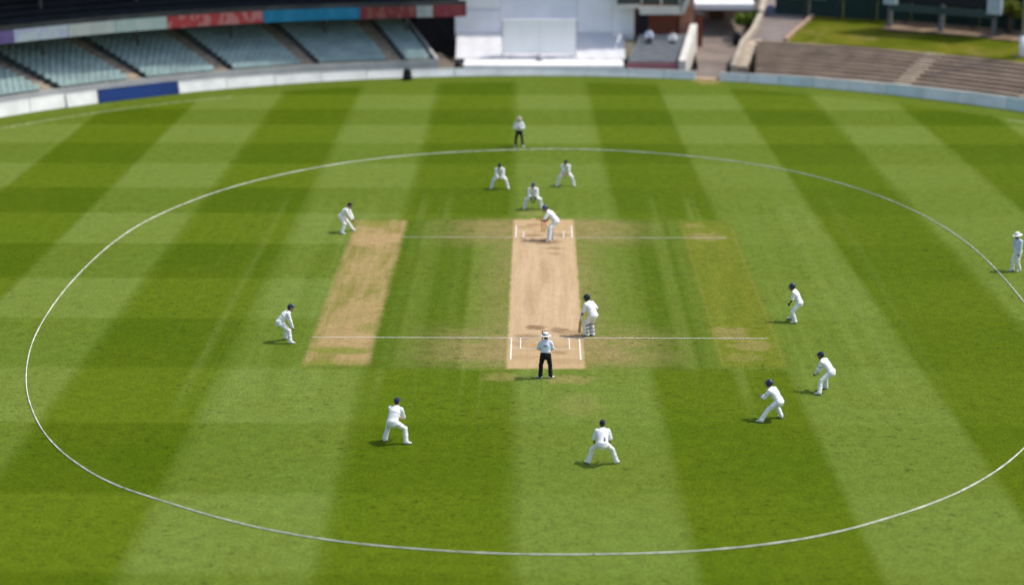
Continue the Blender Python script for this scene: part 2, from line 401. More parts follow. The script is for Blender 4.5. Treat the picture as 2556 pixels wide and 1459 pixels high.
# ------------------------------------------------------------------ perimeter boards (each one a thing)
BOARD_W = mat('white_board', (0.78, 0.78, 0.77), 0.6, 0.10, 0.8, world=True); BOARD_G = mat('pale_grey_board', (0.74, 0.75, 0.76), 0.6, 0.10, 0.8, world=True)
BOARD_T = mat('pale_teal_board', (0.62, 0.70, 0.71), 0.6, 0.10, 0.8, world=True); BOARD_B = mat('royal_blue_board', (0.004, 0.032, 0.16), 0.5, 0.12, 0.8, world=True)
STEEL = mat('galvanised_steel', (0.33, 0.34, 0.35), 0.5, 0.2, 4.0, 0.4, 0.4)
def th_of(x): return math.acos(max(-1, min(1, (x - ECX)/EA)))
def boundary_board(x0, x1, m, label, group, h, off=0.0, tilt=0.15):
    t0, t1 = th_of(x0), th_of(x1); tm = (t0+t1)/2
    o = empty('boundary_board', tuple(ell(tm, off, 0))); tag(o, label, 'board', group)
    base = ell(tm, off, 0); ns = 5; b = MB(); r = MB()
    ts = [t0+(t1-t0)*k/(ns-1)+(0.0006 if k == 0 else -0.0006 if k == ns-1 else 0)*(-1) for k in range(ns)]
    for k in range(ns-1):
        a, c = ts[k], ts[k+1]
        b.box8([tuple(ell(a, off, 0.03)-base), tuple(ell(c, off, 0.03)-base), tuple(ell(c, off+0.06, 0.03)-base), tuple(ell(a, off+0.06, 0.03)-base),
                tuple(ell(a, off+tilt, h)-base), tuple(ell(c, off+tilt, h)-base), tuple(ell(c, off+tilt+0.06, h)-base), tuple(ell(a, off+tilt+0.06, h)-base)])
        r.box8([tuple(ell(a, off+tilt-0.02, h+0.002)-base), tuple(ell(c, off+tilt-0.02, h+0.002)-base), tuple(ell(c, off+tilt+0.10, h+0.002)-base), tuple(ell(a, off+tilt+0.10, h+0.002)-base),
                tuple(ell(a, off+tilt-0.02, h+0.04)-base), tuple(ell(c, off+tilt-0.02, h+0.04)-base), tuple(ell(c, off+tilt+0.10, h+0.04)-base), tuple(ell(a, off+tilt+0.10, h+0.04)-base)])
    b.build('panel', m, o); r.build('top_rail', m, o)
    for f in (0.2, 0.8):
        a = t0+(t1-t0)*f; q = MB(); q.tube([tuple(ell(a, off+tilt+0.07, h*0.9)-base), tuple(ell(a, off+0.75, 0.0)-base)], 0.025, 6); q.build('brace', STEEL, o)
def bh(x): return 0.53 + 0.33*min(1.0, max(0.0, (abs(x)-8)/24))
ORD = ['first', 'second', 'third', 'fourth', 'fifth', 'sixth', 'seventh', 'eighth', 'ninth', 'tenth', 'eleventh', 'twelfth']
xs = [-28.55, -30.2, -32, -34.5, -37, -39.5]
for i in range(len(xs)-1):
    lab = 'brightest white low board directly left of the blue board' if i == 0 else ORD[i]+' white low board leftwards from the blue board, below the teal seats'
    boundary_board(xs[i+1], xs[i], BOARD_W, lab, 'white boards left of the blue board', bh((xs[i]+xs[i+1])/2), -0.12 if i == 0 else 0.0)
boundary_board(-28.5, -23.95, BOARD_B, 'long royal blue boundary board at the foot of the teal seats', None, 0.80, -0.1)
xs = [-23.9, -21, -18, -15, -12, -9.4]
for i in range(len(xs)-1):
    boundary_board(xs[i], xs[i+1], BOARD_W, ORD[i]+' pale low board to the right of the blue board, under the teal seats', 'pale boards right of the blue board', bh((xs[i]+xs[i+1])/2))
xs = [-9.0, -6.0, -3.0, 0.0, 3.0, 6.0, 8.4, 10.55]
for i in range(len(xs)-1):
    boundary_board(xs[i], xs[i+1], BOARD_G, ORD[i]+' pale grey low board right of the black trolley, before the white screen and pavilion', 'boards in front of the white screen', bh((xs[i]+xs[i+1])/2))
xs = [12.15, 14, 16, 18.2, 20.4, 22.6, 24.8, 27, 29.2, 31.4, 33.6, 36]
for i in range(len(xs)-1):
    boundary_board(xs[i], xs[i+1], BOARD_T if i % 3 == 2 else BOARD_G, ORD[i]+(' low board, pale teal,' if i % 3 == 2 else ' low board, pale grey,')+' right of the brown track below the concrete steps', 'boards below the concrete steps', bh((xs[i]+xs[i+1])/2)*0.93)

# ------------------------------------------------------------------ left grandstand
CONC = mat('stand_concrete', (0.20, 0.19, 0.175), 0.9, 0.25, 0.7, world=True); CONC_D = mat('dark_concrete', (0.085, 0.082, 0.08), 0.9, 0.25, 0.7, world=True)
STAIR = mat('buff_stair_concrete', (0.42, 0.34, 0.25), 0.9, 0.2, 1.2, world=True); SEAT = mat('teal_seat_plastic', (0.255, 0.350, 0.340), 0.5, 0.16, 0.9, world=True)
SEAT2 = mat('dark_navy_seat', (0.015, 0.018, 0.03), 0.6, 0.3, 1.0); NAVYWALL = mat('dark_stand_wall', (0.018, 0.019, 0.026), 0.8, 0.35, 0.5, world=True)
COL = mat('grey_column', (0.16, 0.16, 0.165), 0.7)
def GS(t, off, z): return ell(t+0.0036*off, off, z)
stand = empty('grandstand', (0, 0, 0)); tag(stand, 'curved grandstand of teal seats under a dark deck with coloured banners', 'grandstand')
T0, T1 = R(98.03), R(148)
NR = 14
def row(k): return 1.25+0.6*k, 0.80+0.19*k
# raked concrete steps, one part per step
def arc_box(name, ta, tb, o0, o1, z0, z1, m, parent, seg=None, F=GS):
    b = MB(); k = seg or max(2, int(abs(tb-ta)/R(1.6))); t = [ta+(tb-ta)*i/k for i in range(k+1)]
    for i, a in enumerate(t):
        b.v += [tuple(F(a, o0, z0)), tuple(F(a, o1, z0)), tuple(F(a, o1, z1)), tuple(F(a, o0, z1))]
    for i in range(k):
        p = i*4
        for j in range(4): b.f.append((p+j, p+(j+1) % 4, p+4+(j+1) % 4, p+4+j))
    b.f.append((3, 2, 1, 0)); b.f.append((k*4, k*4+1, k*4+2, k*4+3))
    return b.build(name, m, parent)
arc_box('base_wall', T0, T1, 0.70, 0.92, 0, 1.10, mat('pale_base_wall', (0.40, 0.41, 0.40), 0.85, 0.12, 0.8, world=True), stand)
for k in range(NR):
    o, z = row(k); arc_box('terrace_step', T0, T1, o-0.25, o+0.35 if k < NR-1 else o+1.8, -0.05, z, CONC, stand)
aisles = [R(a) for a in (143, 135.8, 129.76, 122.56, 115.48, 108.35, 101.2)]
AW = 0.52
for a in aisles:
    da = AW/50.0
    b = MB()
    for k in range(24):
        o = 1.05+0.35*k; z = 0.86+0.11*k
        b.box8([tuple(GS(a-da, o, 0.3)), tuple(GS(a+da, o, 0.3)), tuple(GS(a+da, o+0.35, 0.3)), tuple(GS(a-da, o+0.35, 0.3)),
                tuple(GS(a-da, o, z)), tuple(GS(a+da, o, z)), tuple(GS(a+da, o+0.35, z)), tuple(GS(a-da, o+0.35, z))])
    b.build('stair', STAIR, stand)
# seats
def seat_mesh():
    b = MB()
    b.box8([(-0.215, -0.24, 0.36), (0.215, -0.24, 0.36), (0.215, 0.18, 0.33), (-0.215, 0.18, 0.33), (-0.215, -0.24, 0.40), (0.215, -0.24, 0.40), (0.215, 0.18, 0.37), (-0.215, 0.18, 0.37)])
    b.box8([(-0.215, 0.15, 0.32), (0.215, 0.15, 0.32), (0.215, 0.20, 0.32), (-0.215, 0.20, 0.32), (-0.205, 0.27, 0.66), (0.205, 0.27, 0.66), (0.205, 0.305, 0.65), (-0.205, 0.305, 0.65)])
    b.box(-0.03, 0.03, -0.05, 0.15, 0.0, 0.345)
    return b
sb = seat_mesh(); sme = mesh('seat', sb.v, sb.f); sme.materials.append(SEAT)
spots = []
for k in range(NR):
    o, z = row(k)
    t = T0+0.012
    while t < T1-0.01:
        if all(abs((t-a)) > 0.0145 for a in aisles): spots.append((t, o+0.12, z))
        t += 0.46/52.0
camv = Vector(cam.location)
def seat_key(sp):
    p = GS(*sp); hid = 1e3 if (p-camv).length < 0 else 0
    vis = sp[0] < R(133) and sp[1] < 7.8
    return (0 if vis else 1, (p-camv).length)
spots.sort(key=seat_key)
rest = MB()
for i, sp in enumerate(spots):
    p = GS(*sp); nv = ell_n(sp[0]+0.0036*sp[1]); rz = math.atan2(nv.y, nv.x)-math.pi/2
    rz += random.uniform(-0.02, 0.02)
    if i < 300:
        o = bpy.data.objects.new('seat', sme); C.objects.link(o); o.parent = stand; o.location = p; o.rotation_euler = (0, 0, rz)
    else:
        M = Matrix.Translation(p) @ Matrix.Rotation(rz, 4, 'Z'); i0 = len(rest.v)
        rest.v += [tuple(M @ Vector(v)) for v in sb.v]; rest.f += [tuple(q+i0 for q in f) for f in sb.f]
tag(rest.build('seats', SEAT, stand), kind='stuff')
# deck, fascia banners, dark upper tier, columns, back wall, roof
def deck_z(t): return 3.85+0.012*max(0.0, -ell(t).x-10)
def arc_prism(name, ta, tb, prof, m, parent, seg=None):
    """prof(t) -> closed list of (off, z)"""
    b = MB(); k = seg or max(2, int(abs(tb-ta)/R(1.5))); t = [ta+(tb-ta)*i/k for i in range(k+1)]; n_ = len(prof(ta))
    for a in t: b.v += [tuple(GS(a, o, z)) for o, z in prof(a)]
    for i in range(k):
        for j in range(n_): b.f.append((i*n_+j, i*n_+(j+1) % n_, (i+1)*n_+(j+1) % n_, (i+1)*n_+j))
    b.f.append(tuple(reversed(range(n_)))); b.f.append(tuple(k*n_+j for j in range(n_)))
    return b.build(name, m, parent)
TD = R(95.0)
arc_prism('upper_deck', TD, T1, lambda t: [(2.50, deck_z(t)+0.02), (10.4, deck_z(t)+0.55), (10.4, deck_z(t)+0.95), (2.50, deck_z(t)+0.80)], NAVYWALL, stand)
def banner_mat(name, c0, c1, sc=2.2):
    t = NT(name); P = t.pos(); o = t.xyz(P)
    n1 = t.noise(t.comb(t.m('MULTIPLY', o[0], 0.9), t.m('MULTIPLY', o[2], 0.5), t.m('MULTIPLY', o[1], 0.9)), sc, 2.0)
    f = t.m('MULTIPLY', t.smooth(n1, 0.48, 0.56), 0.8)
    return t.base(t.mix(f, c0, c1), 0.55, 0.3)
bands_ = [(147.9, 131.4, banner_mat('purple_banner', (0.17, 0.10, 0.30), (0.22, 0.15, 0.36))), (131.35, 127.1, banner_mat('white_lilac_banner', (0.62, 0.66, 0.72), (0.52, 0.52, 0.74))),
          (127.05, 123.3, banner_mat('cream_banner', (0.58, 0.60, 0.56), (0.66, 0.66, 0.62))), (123.25, 119.2, banner_mat('pale_green_banner', (0.52, 0.62, 0.58), (0.62, 0.68, 0.64))),
          (119.15, 111.5, banner_mat('red_banner', (0.52, 0.06, 0.065), (0.64, 0.26, 0.26))), (111.45, 103.65, banner_mat('sky_blue_banner', (0.012, 0.21, 0.40), (0.03, 0.26, 0.46))),
          (103.6, 99.1, banner_mat('dull_red_banner', (0.24, 0.035, 0.045), (0.34, 0.12, 0.10))), (99.05, 97.75, banner_mat('grey_white_banner', (0.40, 0.42, 0.42), (0.5, 0.5, 0.5))),
          (97.7, 95.1, banner_mat('crimson_banner', (0.27, 0.04, 0.06), (0.3, 0.07, 0.08)))]
for a, c_, m in bands_:
    arc_prism('banner', R(c_), R(a), lambda t: [(2.40, deck_z(t)), (2.49, deck_z(t)), (2.49, deck_z(t)+0.80), (2.40, deck_z(t)+0.80)], m, stand)
arc_prism('parapet', TD, T1, lambda t: [(2.54, deck_z(t)+0.80), (2.69, deck_z(t)+0.80), (2.69, deck_z(t)+1.10), (2.54, deck_z(t)+1.10)], CONC_D, stand)
for k in range(6):
    arc_prism('upper_bench', TD, T1, lambda t, k=k: [(4.4+1.0*k, deck_z(t)+0.86), (5.2+1.0*k, deck_z(t)+0.86), (5.2+1.0*k, deck_z(t)+1.25+0.3*k), (4.4+1.0*k, deck_z(t)+1.25+0.3*k)], SEAT2, stand)
arc_prism('back_wall', TD, T1, lambda t: [(10.5, 0), (10.9, 0), (10.9, 9.5), (10.5, 9.5)], NAVYWALL, stand)
arc_prism('roof', TD, T1, lambda t: [(0.4, 8.6), (11.4, 9.5), (11.4, 9.75), (0.4, 8.85)], CONC_D, stand)
arc_box('end_floor', TD, T0-0.003, 0.75, 10.4, -0.05, 0.35, mat('brown_end_floor', (0.16, 0.13, 0.10), 0.9), stand)
for a in (133.5, 126.3, 119.1, 112.0, 104.8, 98.6):
    p = GS(R(a), 5.8, 0); p2 = GS(R(a), 5.8, 8.7)
    b = MB(); b.tube([tuple(p), tuple(p2)], 0.13, 10); b.build('column', COL, stand, True)
b = MB(); b.box(-9.2, -6.27, 66.6, 67.1, 0, 9.6); b.build('end_wall', NAVYWALL, stand)
b = MB()                                                              # white raked parapet closing the seats beside the dark opening
pr = [(0.9, 0.0), (0.9, 1.15), (9.0, 3.75), (9.0, 0.0)]
for dd in (0.0005, -0.0035): b.v += [tuple(GS(T0+dd, o, z)) for o, z in pr]
b.f += [(0, 1, 2, 3), (7, 6, 5, 4)]+[(j, 4+j, 4+(j+1) % 4, (j+1) % 4) for j in range(4)]
b.build('end_parapet', mat('grey_white_plaster', (0.40, 0.40, 0.39), 0.85, 0.15, 1.0), stand)

# ------------------------------------------------------------------ white wall block and sight screen
WW = mat('white_rendered_wall', (0.86, 0.87, 0.89), 0.8, 0.05, 0.5, world=True); WW2 = mat('pale_grey_rendered_wall', (0.78, 0.80, 0.86), 0.8, 0.06, 0.5, world=True)
WSHEET = mat('white_sheeting', (0.80, 0.79, 0.79), 0.75, 0.05, 1.5, world=True)
blk = empty('white_wall_block', (0, 65, 0)); tag(blk, 'tall white wall with white covered steps behind the sight screen', 'wall')
def bx(name, x0, x1, y0, y1, z0, z1, m, parent, oy=65.0):
    b = MB(); b.box(x0, x1, y0-oy, y1-oy, z0, z1); return b.build(name, m, parent)
for (x0, x1, z0, z1, y0, m) in ((-6.25, -2.98, 1.6, 3.72, 64.9, WW2), (-6.25, -2.98, 3.75, 9.0, 65.0, WW), (-2.95, 2.58, 1.6, 9.0, 65.1, WW2), (2.61, 5.05, 1.6, 9.0, 65.0, WW), (5.08, 6.7, 1.6, 9.0, 64.95, WW)):
    bx('wall_panel', x0, x1, y0, y0+0.5, z0, z1, m, blk)
for (x0, x1) in ((-6.1, -2.2), (-2.17, 2.1), (2.13, 5.95)):       # white sheets laid over the seats, slightly slack
    b = MB(); nx, ny = 14, 9
    for iy in range(ny+1):
        for ix in range(nx+1):
            u, v = ix/nx, iy/ny
            b.v.append((x0+(x1-x0)*u, 61.7+3.18*v-65, 0.66+1.34*v+0.035*math.sin(v*28)*(0.6+0.4*math.sin(u*9+x0))+0.02*math.sin(u*21)))
    for iy in range(ny):
        for ix in range(nx): q = iy*(nx+1)+ix; b.f.append((q, q+1, q+nx+2, q+nx+1))
    b.build('seat_cover', mat('white_seat_cover', (0.66, 0.66, 0.68), 0.8, 0.05, 1.5, world=True), blk, True)
bx('cover_base', -6.05, 5.9, 61.75, 64.85, -0.05, 0.55, CONC, blk)
bx('ledge', -5.45, 5.75, 58.75, 61.68, -0.05, 0.62, WSHEET, blk)
screen = empty('sight_screen', (-0.15, 62.0, 0)); tag(screen, 'white rectangular sight screen in front of the tall white wall', 'screen')
SCR = mat('sight_screen_white', (0.87, 0.88, 0.89), 0.6, 0.03, 1.0)
for i in range(4):
    b = MB(); b.box(-2.6+1.3*i+0.008, -1.3+1.3*i-0.008, -0.06, 0.06, 1.08, 3.33); b.build('screen_panel', SCR, screen)
for x0 in (-2.6, 0, 2.6):
    b = MB(); b.box(x0-0.05, x0+0.05, 0.065, 0.16, 0.62, 3.3); b.build('post', STEEL, screen)
b = MB(); b.box(-2.68, 2.68, -0.09, 0.09, 3.335, 3.42); b.build('top_rail', SCR, screen)
b = MB(); b.box(-2.68, 2.68, -0.09, 0.09, 0.99, 1.072); b.build('bottom_rail', SCR, screen)
def dome_thing(name, label, cat, x, y, z, w, d, h, m):
    S = SDF(0.08); S.flat((0, 0, w*0.4), (0, 0, h-w*0.45), w*0.5, w*0.45, (1, 0, 0), d/w); S.cone((-w*0.35, 0, 0.12), (w*0.35, 0, 0.12), 0.12, 0.12)
    o = empty(name, (x, y, z)); tag(o, label, cat)
    link('cover', np_mesh('cover', [S.mesh(0.035, 0.008)]), m, o)
    for s_ in (-1, 1):
        b = MB(); b.tube([(s_*w*0.34, -0.06, 0.09), (s_*w*0.34+0.05*s_, -0.06, 0.09)], 0.09, 14); b.build('wheel', COL, o, True)
    return o
BLK = mat('black_cover', (0.012, 0.013, 0.018), 0.6, 0.2, 3.0)
EXTRA_THINGS = [('equipment_trolley', 'black covered trolley on the grass between the boards left of the white screen', 'trolley', -9.2, 56.0, 0.0, 0.62, 0.5, 0.85, BLK),
                ('equipment_case', 'small dark case at the left end of the white ledge', 'case', -5.85, 59.2, 0.35, 0.42, 0.4, 0.55, BLK),
                ('loudspeaker', 'small grey loudspeaker on the white ledge below the screen', 'loudspeaker', -0.15, 60.9, 0.62, 0.34, 0.3, 0.40, mat('grey_speaker', (0.30, 0.30, 0.32), 0.7))]

# ------------------------------------------------------------------ brick pavilion right of the wall
def brick_material():
    t = NT('red_brickwork'); co = t.pos(); o = t.xyz(co)
    k = t.n.new('ShaderNodeTexBrick'); t.l(t.comb(o[0], o[2]), k.inputs['Vector'])
    k.inputs['Color1'].default_value = (0.26, 0.055, 0.03, 1); k.inputs['Color2'].default_value = (0.17, 0.035, 0.022, 1); k.inputs['Mortar'].default_value = (0.22, 0.14, 0.10, 1)
    k.inputs['Scale'].default_value = 1.0; k.inputs['Brick Width'].default_value = 0.23; k.inputs['Row Height'].default_value = 0.075; k.inputs['Mortar Size'].default_value = 0.008
    return t.base(k.outputs['Color'], 0.9, 0.1)
BRICK = brick_material(); CREAMW = mat('cream_paint', (0.62, 0.60, 0.54), 0.7, 0.08, 1.0, world=True); GREYS = mat('grey_bench_plastic', (0.34, 0.35, 0.36), 0.6, 0.12, 2.0)
GLASS = mat('dark_window_glass', (0.05, 0.065, 0.065), 0.12, 0.2, 1.0, 0.6); PINK = mat('faded_red_skirting', (0.42, 0.18, 0.19), 0.8)
pav = empty('pavilion', (8.0, 65, 0)); tag(pav, 'red brick pavilion with cream balcony and rows of grey seats', 'pavilion')
def pb(name, x0, x1, y0, y1, z0, z1, m): 
    b = MB(); b.box(x0-8.0, x1-8.0, y0-65, y1-65, z0, z1); return b.build(name, m, pav)
pb('brick_wall', 6.75, 9.95, 65.2, 65.7, 0, 4.2, BRICK); pb('brick_pier', 9.98, 11.0, 64.9, 66.6, 0, 5.6, mat('pale_brick', (0.36, 0.17, 0.12), 0.9, 0.2, 3.0)); pb('doorway', 6.9, 7.7, 65.10, 65.19, 1.9, 3.7, BLK)
pb('balcony_slab', 7.0, 9.9, 63.3, 67.5, 3.74, 3.98, CREAMW); pb('balcony_front', 7.0, 9.9, 63.18, 63.28, 3.62, 4.22, CREAMW); pb('balcony_glazing', 5.6, 10.1, 63.9, 64.0, 4.25, 8.5, GLASS); pb('side_bay', 5.45, 6.97, 63.3, 64.9, 4.2, 8.5, mat('dark_bay', (0.07, 0.07, 0.065), 0.6)); pb('bay_sill', 5.4, 6.98, 63.15, 63.28, 4.08, 4.32, CREAMW)
for x in (7.1, 8.5, 9.85): pb('mullion', x, x+0.12, 63.82, 63.89, 4.25, 8.5, CREAMW)
b = MB()
b.box8([(9.9-8, 63.18-65, 3.62), (10.2-8, 63.18-65, 3.72), (10.2-8, 67-65, 3.72), (9.9-8, 67-65, 3.62), (11.05-8, 63.18-65, 6.4), (11.3-8, 63.18-65, 6.4), (11.3-8, 67-65, 6.4), (11.05-8, 67-65, 6.4)])
b.build('raked_side', CREAMW, pav)
for k in range(8):
    y0 = 59.4+0.56*k; z0 = 0.62+0.17*k; xl, xr = 6.0+0.13*k, 9.52+0.15*k
    pb('tier', xl, xr, y0, y0+0.56 if k < 7 else 65.18, -0.05, z0, CONC)
    pb('grey_seat_row', xl+0.1, xr-0.08, y0+0.14, y0+0.50, z0+0.14, z0+0.30, GREYS)
pb('skirting', 6.0, 9.5, 59.25, 59.38, 0.05, 0.72, PINK)
b = MB(); pr = [(58.9, 0.0, 9.55), (58.9, 0.95, 9.55), (64.8, 2.75, 10.75), (64.8, 0.0, 10.75)]
for w in (0.0, 0.5): b.v += [(x-8.0+w, y-65, z) for y, z, x in pr]
b.f += [(3, 2, 1, 0), (4, 5, 6, 7)]+[(j, (j+1) % 4, 4+(j+1) % 4, 4+j) for j in range(4)]
b.build('raked_side_wall', CREAMW, pav)

# ------------------------------------------------------------------ track, side wall, canopy and tree behind
PATH = mat('brown_gravel_path', (0.185, 0.150, 0.125), 0.95, 0.22, 0.5, world=True); SAND = mat('sandy_gateway', (0.40, 0.29, 0.19), 0.95, 0.2, 1.0, world=True)
b = MB(); v = [(10.5, 57.75, 0.012), (12.2, 57.0, 0.012), (13.0, 59.2, 0.35), (10.95, 59.2, 0.35), (15.4, 70, 1.25), (11.2, 70, 1.25), (17.5, 82, 2.1), (11.2, 82, 2.1)]
b.v = v; b.f = [(0, 1, 2, 3), (3, 2, 4, 5), (5, 4, 6, 7)]
tag(b.build('path', PATH), kind='structure')
b = MB(); b.v = [(10.6, 56.7, 0.014), (11.9, 56.3, 0.014), (12.2, 57.35, 0.02), (10.55, 57.85, 0.02)]; b.f = [(0, 1, 2, 3)]
tag(b.build('gateway_sand', SAND), kind='structure')
wl = empty('side_wall', (13.6, 58.8, 0)); tag(wl, 'low buff wall climbing beside the brown track', 'wall')
def raked(name, pts, w, m, par, org):
    b = MB()
    for (x, y, z0, z1) in pts: b.v += [(x-org[0], y-org[1], z0), (x+w-org[0], y-org[1], z0), (x+w-org[0], y-org[1], z1), (x-org[0], y-org[1], z1)]
    for i in range(len(pts)-1):
        for j in range(4): b.f.append((i*4+j, i*4+(j+1) % 4, i*4+4+(j+1) % 4, i*4+4+j))
    b.f += [(3, 2, 1, 0), tuple(4*(len(pts)-1)+j for j in range(4))]
    return b.build(name, m, par)
raked('wall', [(13.15, 58.5, -0.05, 0.70), (13.95, 60.5, -0.05, 2.15), (14.9, 63, -0.05, 2.65), (16.0, 68, -0.05, 3.25), (17.6, 80, -0.05, 4.3)], 0.38, mat('buff_wall', (0.42, 0.36, 0.28), 0.9, 0.12, 1.0, world=True), wl, (13.6, 58.8))
raked('side_stair', [(13.56, 58.6, -0.05, 0.60), (14.36, 60.5, -0.05, 1.90), (14.9, 61.6, -0.05, 2.05)], 0.75, STAIR, wl, (13.6, 58.8))
hut = empty('rear_building', (13.6, 76.0, 0)); tag(hut, 'pale building with a white canopy at the top of the track', 'building')
bldw = mat('pinkish_render', (0.36, 0.28, 0.23), 0.9, 0.12, 0.8)
b = MB(); b.box(-2.6, 3.0, 0, 4, 1.4, 7.5); b.build('wall', bldw, hut)
b = MB(); b.box8([(-2.2, -6.6, 3.20), (2.2, -6.6, 3.20), (2.2, -0.02, 3.5), (-2.2, -0.02, 3.5), (-2.2, -6.6, 3.62), (2.2, -6.6, 3.62), (2.2, -0.02, 4.3), (-2.2, -0.02, 4.3)]); b.build('canopy', WSHEET, hut)
for x in (-2.1, 2.1):
    b = MB(); b.tube([(x, -6.4, 0.9), (x, -6.4, 3.2)], 0.06, 8); b.build('post', COL, hut)
b = MB(); b.box(-0.6, 0.5, -0.05, -0.005, 1.5, 3.4); b.build('door', mat('brown_door', (0.14, 0.07, 0.045), 0.7), hut)
pil = empty('brick_gatepost', (11.5, 66.3, 0.9)); tag(pil, 'dark brown brick gatepost at the edge of the track', 'gatepost')
b = MB(); b.box(-0.22, 0.22, -0.22, 0.22, -0.2, 2.3); b.build('pier', BRICK, pil); b = MB(); b.box(-0.28, 0.28, -0.28, 0.28, 2.302, 2.42); b.build('coping', CONC_D, pil)
LEAF = None
def leaf_material(name, c0, c1):
    t = NT(name); P = t.pos(); f = t.smooth(t.noise(P, 2.5, 3.0), 0.3, 0.7)
    t.bsdf.inputs['Transmission Weight'].default_value = 0.0
    return t.base(t.mix(f, c0, c1), 0.7, 0.2)
BARK = mat('tree_bark', (0.10, 0.075, 0.055), 0.95, 0.3, 6.0)
def tree(label, x, y, z, h, r, c0, c1, nleaf=2600, seed=1, trunk=0.35, group=None):
    rnd = np.random.RandomState(seed); o = empty('tree', (x, y, z)); tag(o, label, 'tree', group)
    b = MB(); b.tube([(0, 0, -0.1), (0.05, 0, h*trunk), (0.0, 0.08, h*0.75)], [0.16, 0.12, 0.04], 8)
    tips = []
    for k in range(9):
        a = 2*math.pi*k/9+rnd.uniform(-.3, .3); l = r*rnd.uniform(.5, .9); zz = h*(trunk+0.08*rnd.rand()+0.03*k)
        p = np.array((math.cos(a)*l, math.sin(a)*l, zz+l*0.6)); tips.append(p); b.tube([(0.03, 0, zz), tuple(p*np.array((.5, .5, 1))-np.array((0, 0, l*.2))), tuple(p)], [0.06, 0.04, 0.015], 6)
    b.build('trunk', BARK, o, True)
    V = []; F = []
    ctr = [np.array((0, 0, h*0.7))]+tips
    for k in range(nleaf):
        c_ = ctr[rnd.randint(len(ctr))]; d = rnd.normal(size=3); d /= np.linalg.norm(d); p = c_+d*r*0.55*rnd.rand()**0.45*np.array((1, 1, 0.8))
        u = rnd.normal(size=3); u /= np.linalg.norm(u); w = np.cross(u, rnd.normal(size=3)); w /= np.linalg.norm(w); s_ = rnd.uniform(.07, .15)
        i0 = len(V); V += [p-u*s_, p+w*s_*.5, p+u*s_, p-w*s_*.5]; F.append((i0, i0+1, i0+2, i0+3))
    link('crown', mesh('crown', V, F), leaf_material('leaf_'+str(seed), c0, c1), o)
tree('small bright green tree beside the white canopy', 15.25, 68.4, 1.05, 2.3, 0.95, (0.10, 0.17, 0.015), (0.17, 0.25, 0.03), 2600, 3)
tree('small yellow-green tree between the scoreboard and the white mast', 32.3, 58.4, 2.85, 3.0, 0.75, (0.13, 0.16, 0.015), (0.22, 0.24, 0.03), 2600, 5)

# ------------------------------------------------------------------ right: concrete steps, grass bank, dark wall, scoreboard
TERR = mat('brown_grey_terrace', (0.245, 0.182, 0.132), 0.92, 0.22, 0.6, world=True); TERR_E = mat('terrace_nosing', (0.275, 0.208, 0.152), 0.9, 0.2, 0.8, world=True)
ter = empty('concrete_terrace', (0, 0, 0)); tag(ter, 'curved brown concrete terrace steps below the grass bank', 'terrace')
TA, TB = R(27), R(71.6)
EL = lambda t, o, z: ell(t, o, z)
for k in range(9):
    o, z = 1.0+0.584*k, 0.58+0.18*k
    ta = TB+0.0033*k
    arc_box('step', TA, ta, o, o+0.584, -0.05, z, TERR_E if k % 3 == 1 else TERR, ter, F=EL)
for a in (59.6, 49.5):
    b = MB(); da = 0.011
    for k in range(14):
        o, z = 0.96+0.375*k, 0.62+0.11*k
        b.box8([tuple(ell(R(a)+s_*da, oo, zz)) for zz in (0.3, z) for (s_, oo) in ((-1, o), (1, o), (1, o+0.375), (-1, o+0.375))])
    b.build('stair', STAIR, ter)
def bank_material():
    t = NT('bank_grass'); P = t.pos()
    f = t.smooth(t.noise(P, 0.35, 4.0, 0.65), 0.36, 0.64); c = t.mix(f, (0.080, 0.106, 0.004), (0.150, 0.145, 0.014))
    g = t.smooth(t.noise(P, 0.22, 4.0, 0.65), 0.55, 0.70); c = t.mix(t.m('MULTIPLY', g, 0.7), c, (0.22, 0.17, 0.06))
    t.bump(t.noise(P, 7.0, 4.0, 0.7), 0.4, 0.06); return t.base(c, 0.9, 0.05)
arcs = [(6.25, 2.06), (8.5, 2.45), (11, 2.78), (13.2, 3.0), (20, 3.4), (60, 6.0)]
b = MB(); k_ = 40; t_ = [R(18)+(R(71.0)-R(18))*i/k_ for i in range(k_+1)]
for a in t_:
    for o, z in arcs: b.v.append(tuple(ell(a-(0.006 if o > 8 else 0)*0, o, z+0.05*math.sin(a*40+o))))
n_ = len(arcs)
for i in range(k_):
    for j in range(n_-1): b.f.append((i*n_+j, i*n_+j+1, (i+1)*n_+j+1, (i+1)*n_+j))
tag(b.build('grass_bank', bank_material()), kind='structure')
b = MB()
def wall_x(y): return float(np.interp(y, [58.5, 60.5, 63, 68, 80], [13.15, 13.95, 14.9, 16.0, 17.6]))
for o, z in arcs[:5]:
    pr_ = ell(R(70.95), o, z-0.02); yl = pr_.y+1.4; xl = wall_x(yl)+0.37
    for f in np.linspace(0, 1, 5): b.v.append((pr_.x*(1-f)+xl*f, pr_.y*(1-f)+yl*f, z-0.02))
for i in range(4):
    for j in range(4): b.f.append((i*5+j, i*5+j+1, i*5+j+6, i*5+j+5))
tag(b.build('footpath', mat('grey_brown_paving', (0.21, 0.175, 0.155), 0.92, 0.15, 0.8, world=True)), kind='structure')
arc_box('bank_kerb', R(70.85), R(71.1), 6.3, 13.0, 1.9, 2.3, mat('pinkish_kerb', (0.42, 0.27, 0.19), 0.9), ter, 2, F=lambda t, o, z: ell(t, o, z+(o-6.3)*0.135))
DGREEN = mat('dark_green_cladding', (0.012, 0.034, 0.030), 0.7, 0.25, 0.5, world=True); DPOST = mat('dark_fence_post', (0.03, 0.035, 0.035), 0.7)
wall2 = empty('green_fence', (0, 0, 0)); tag(wall2, 'tall dark green panel fence along the top of the grass bank', 'fence')
ta = R(30)
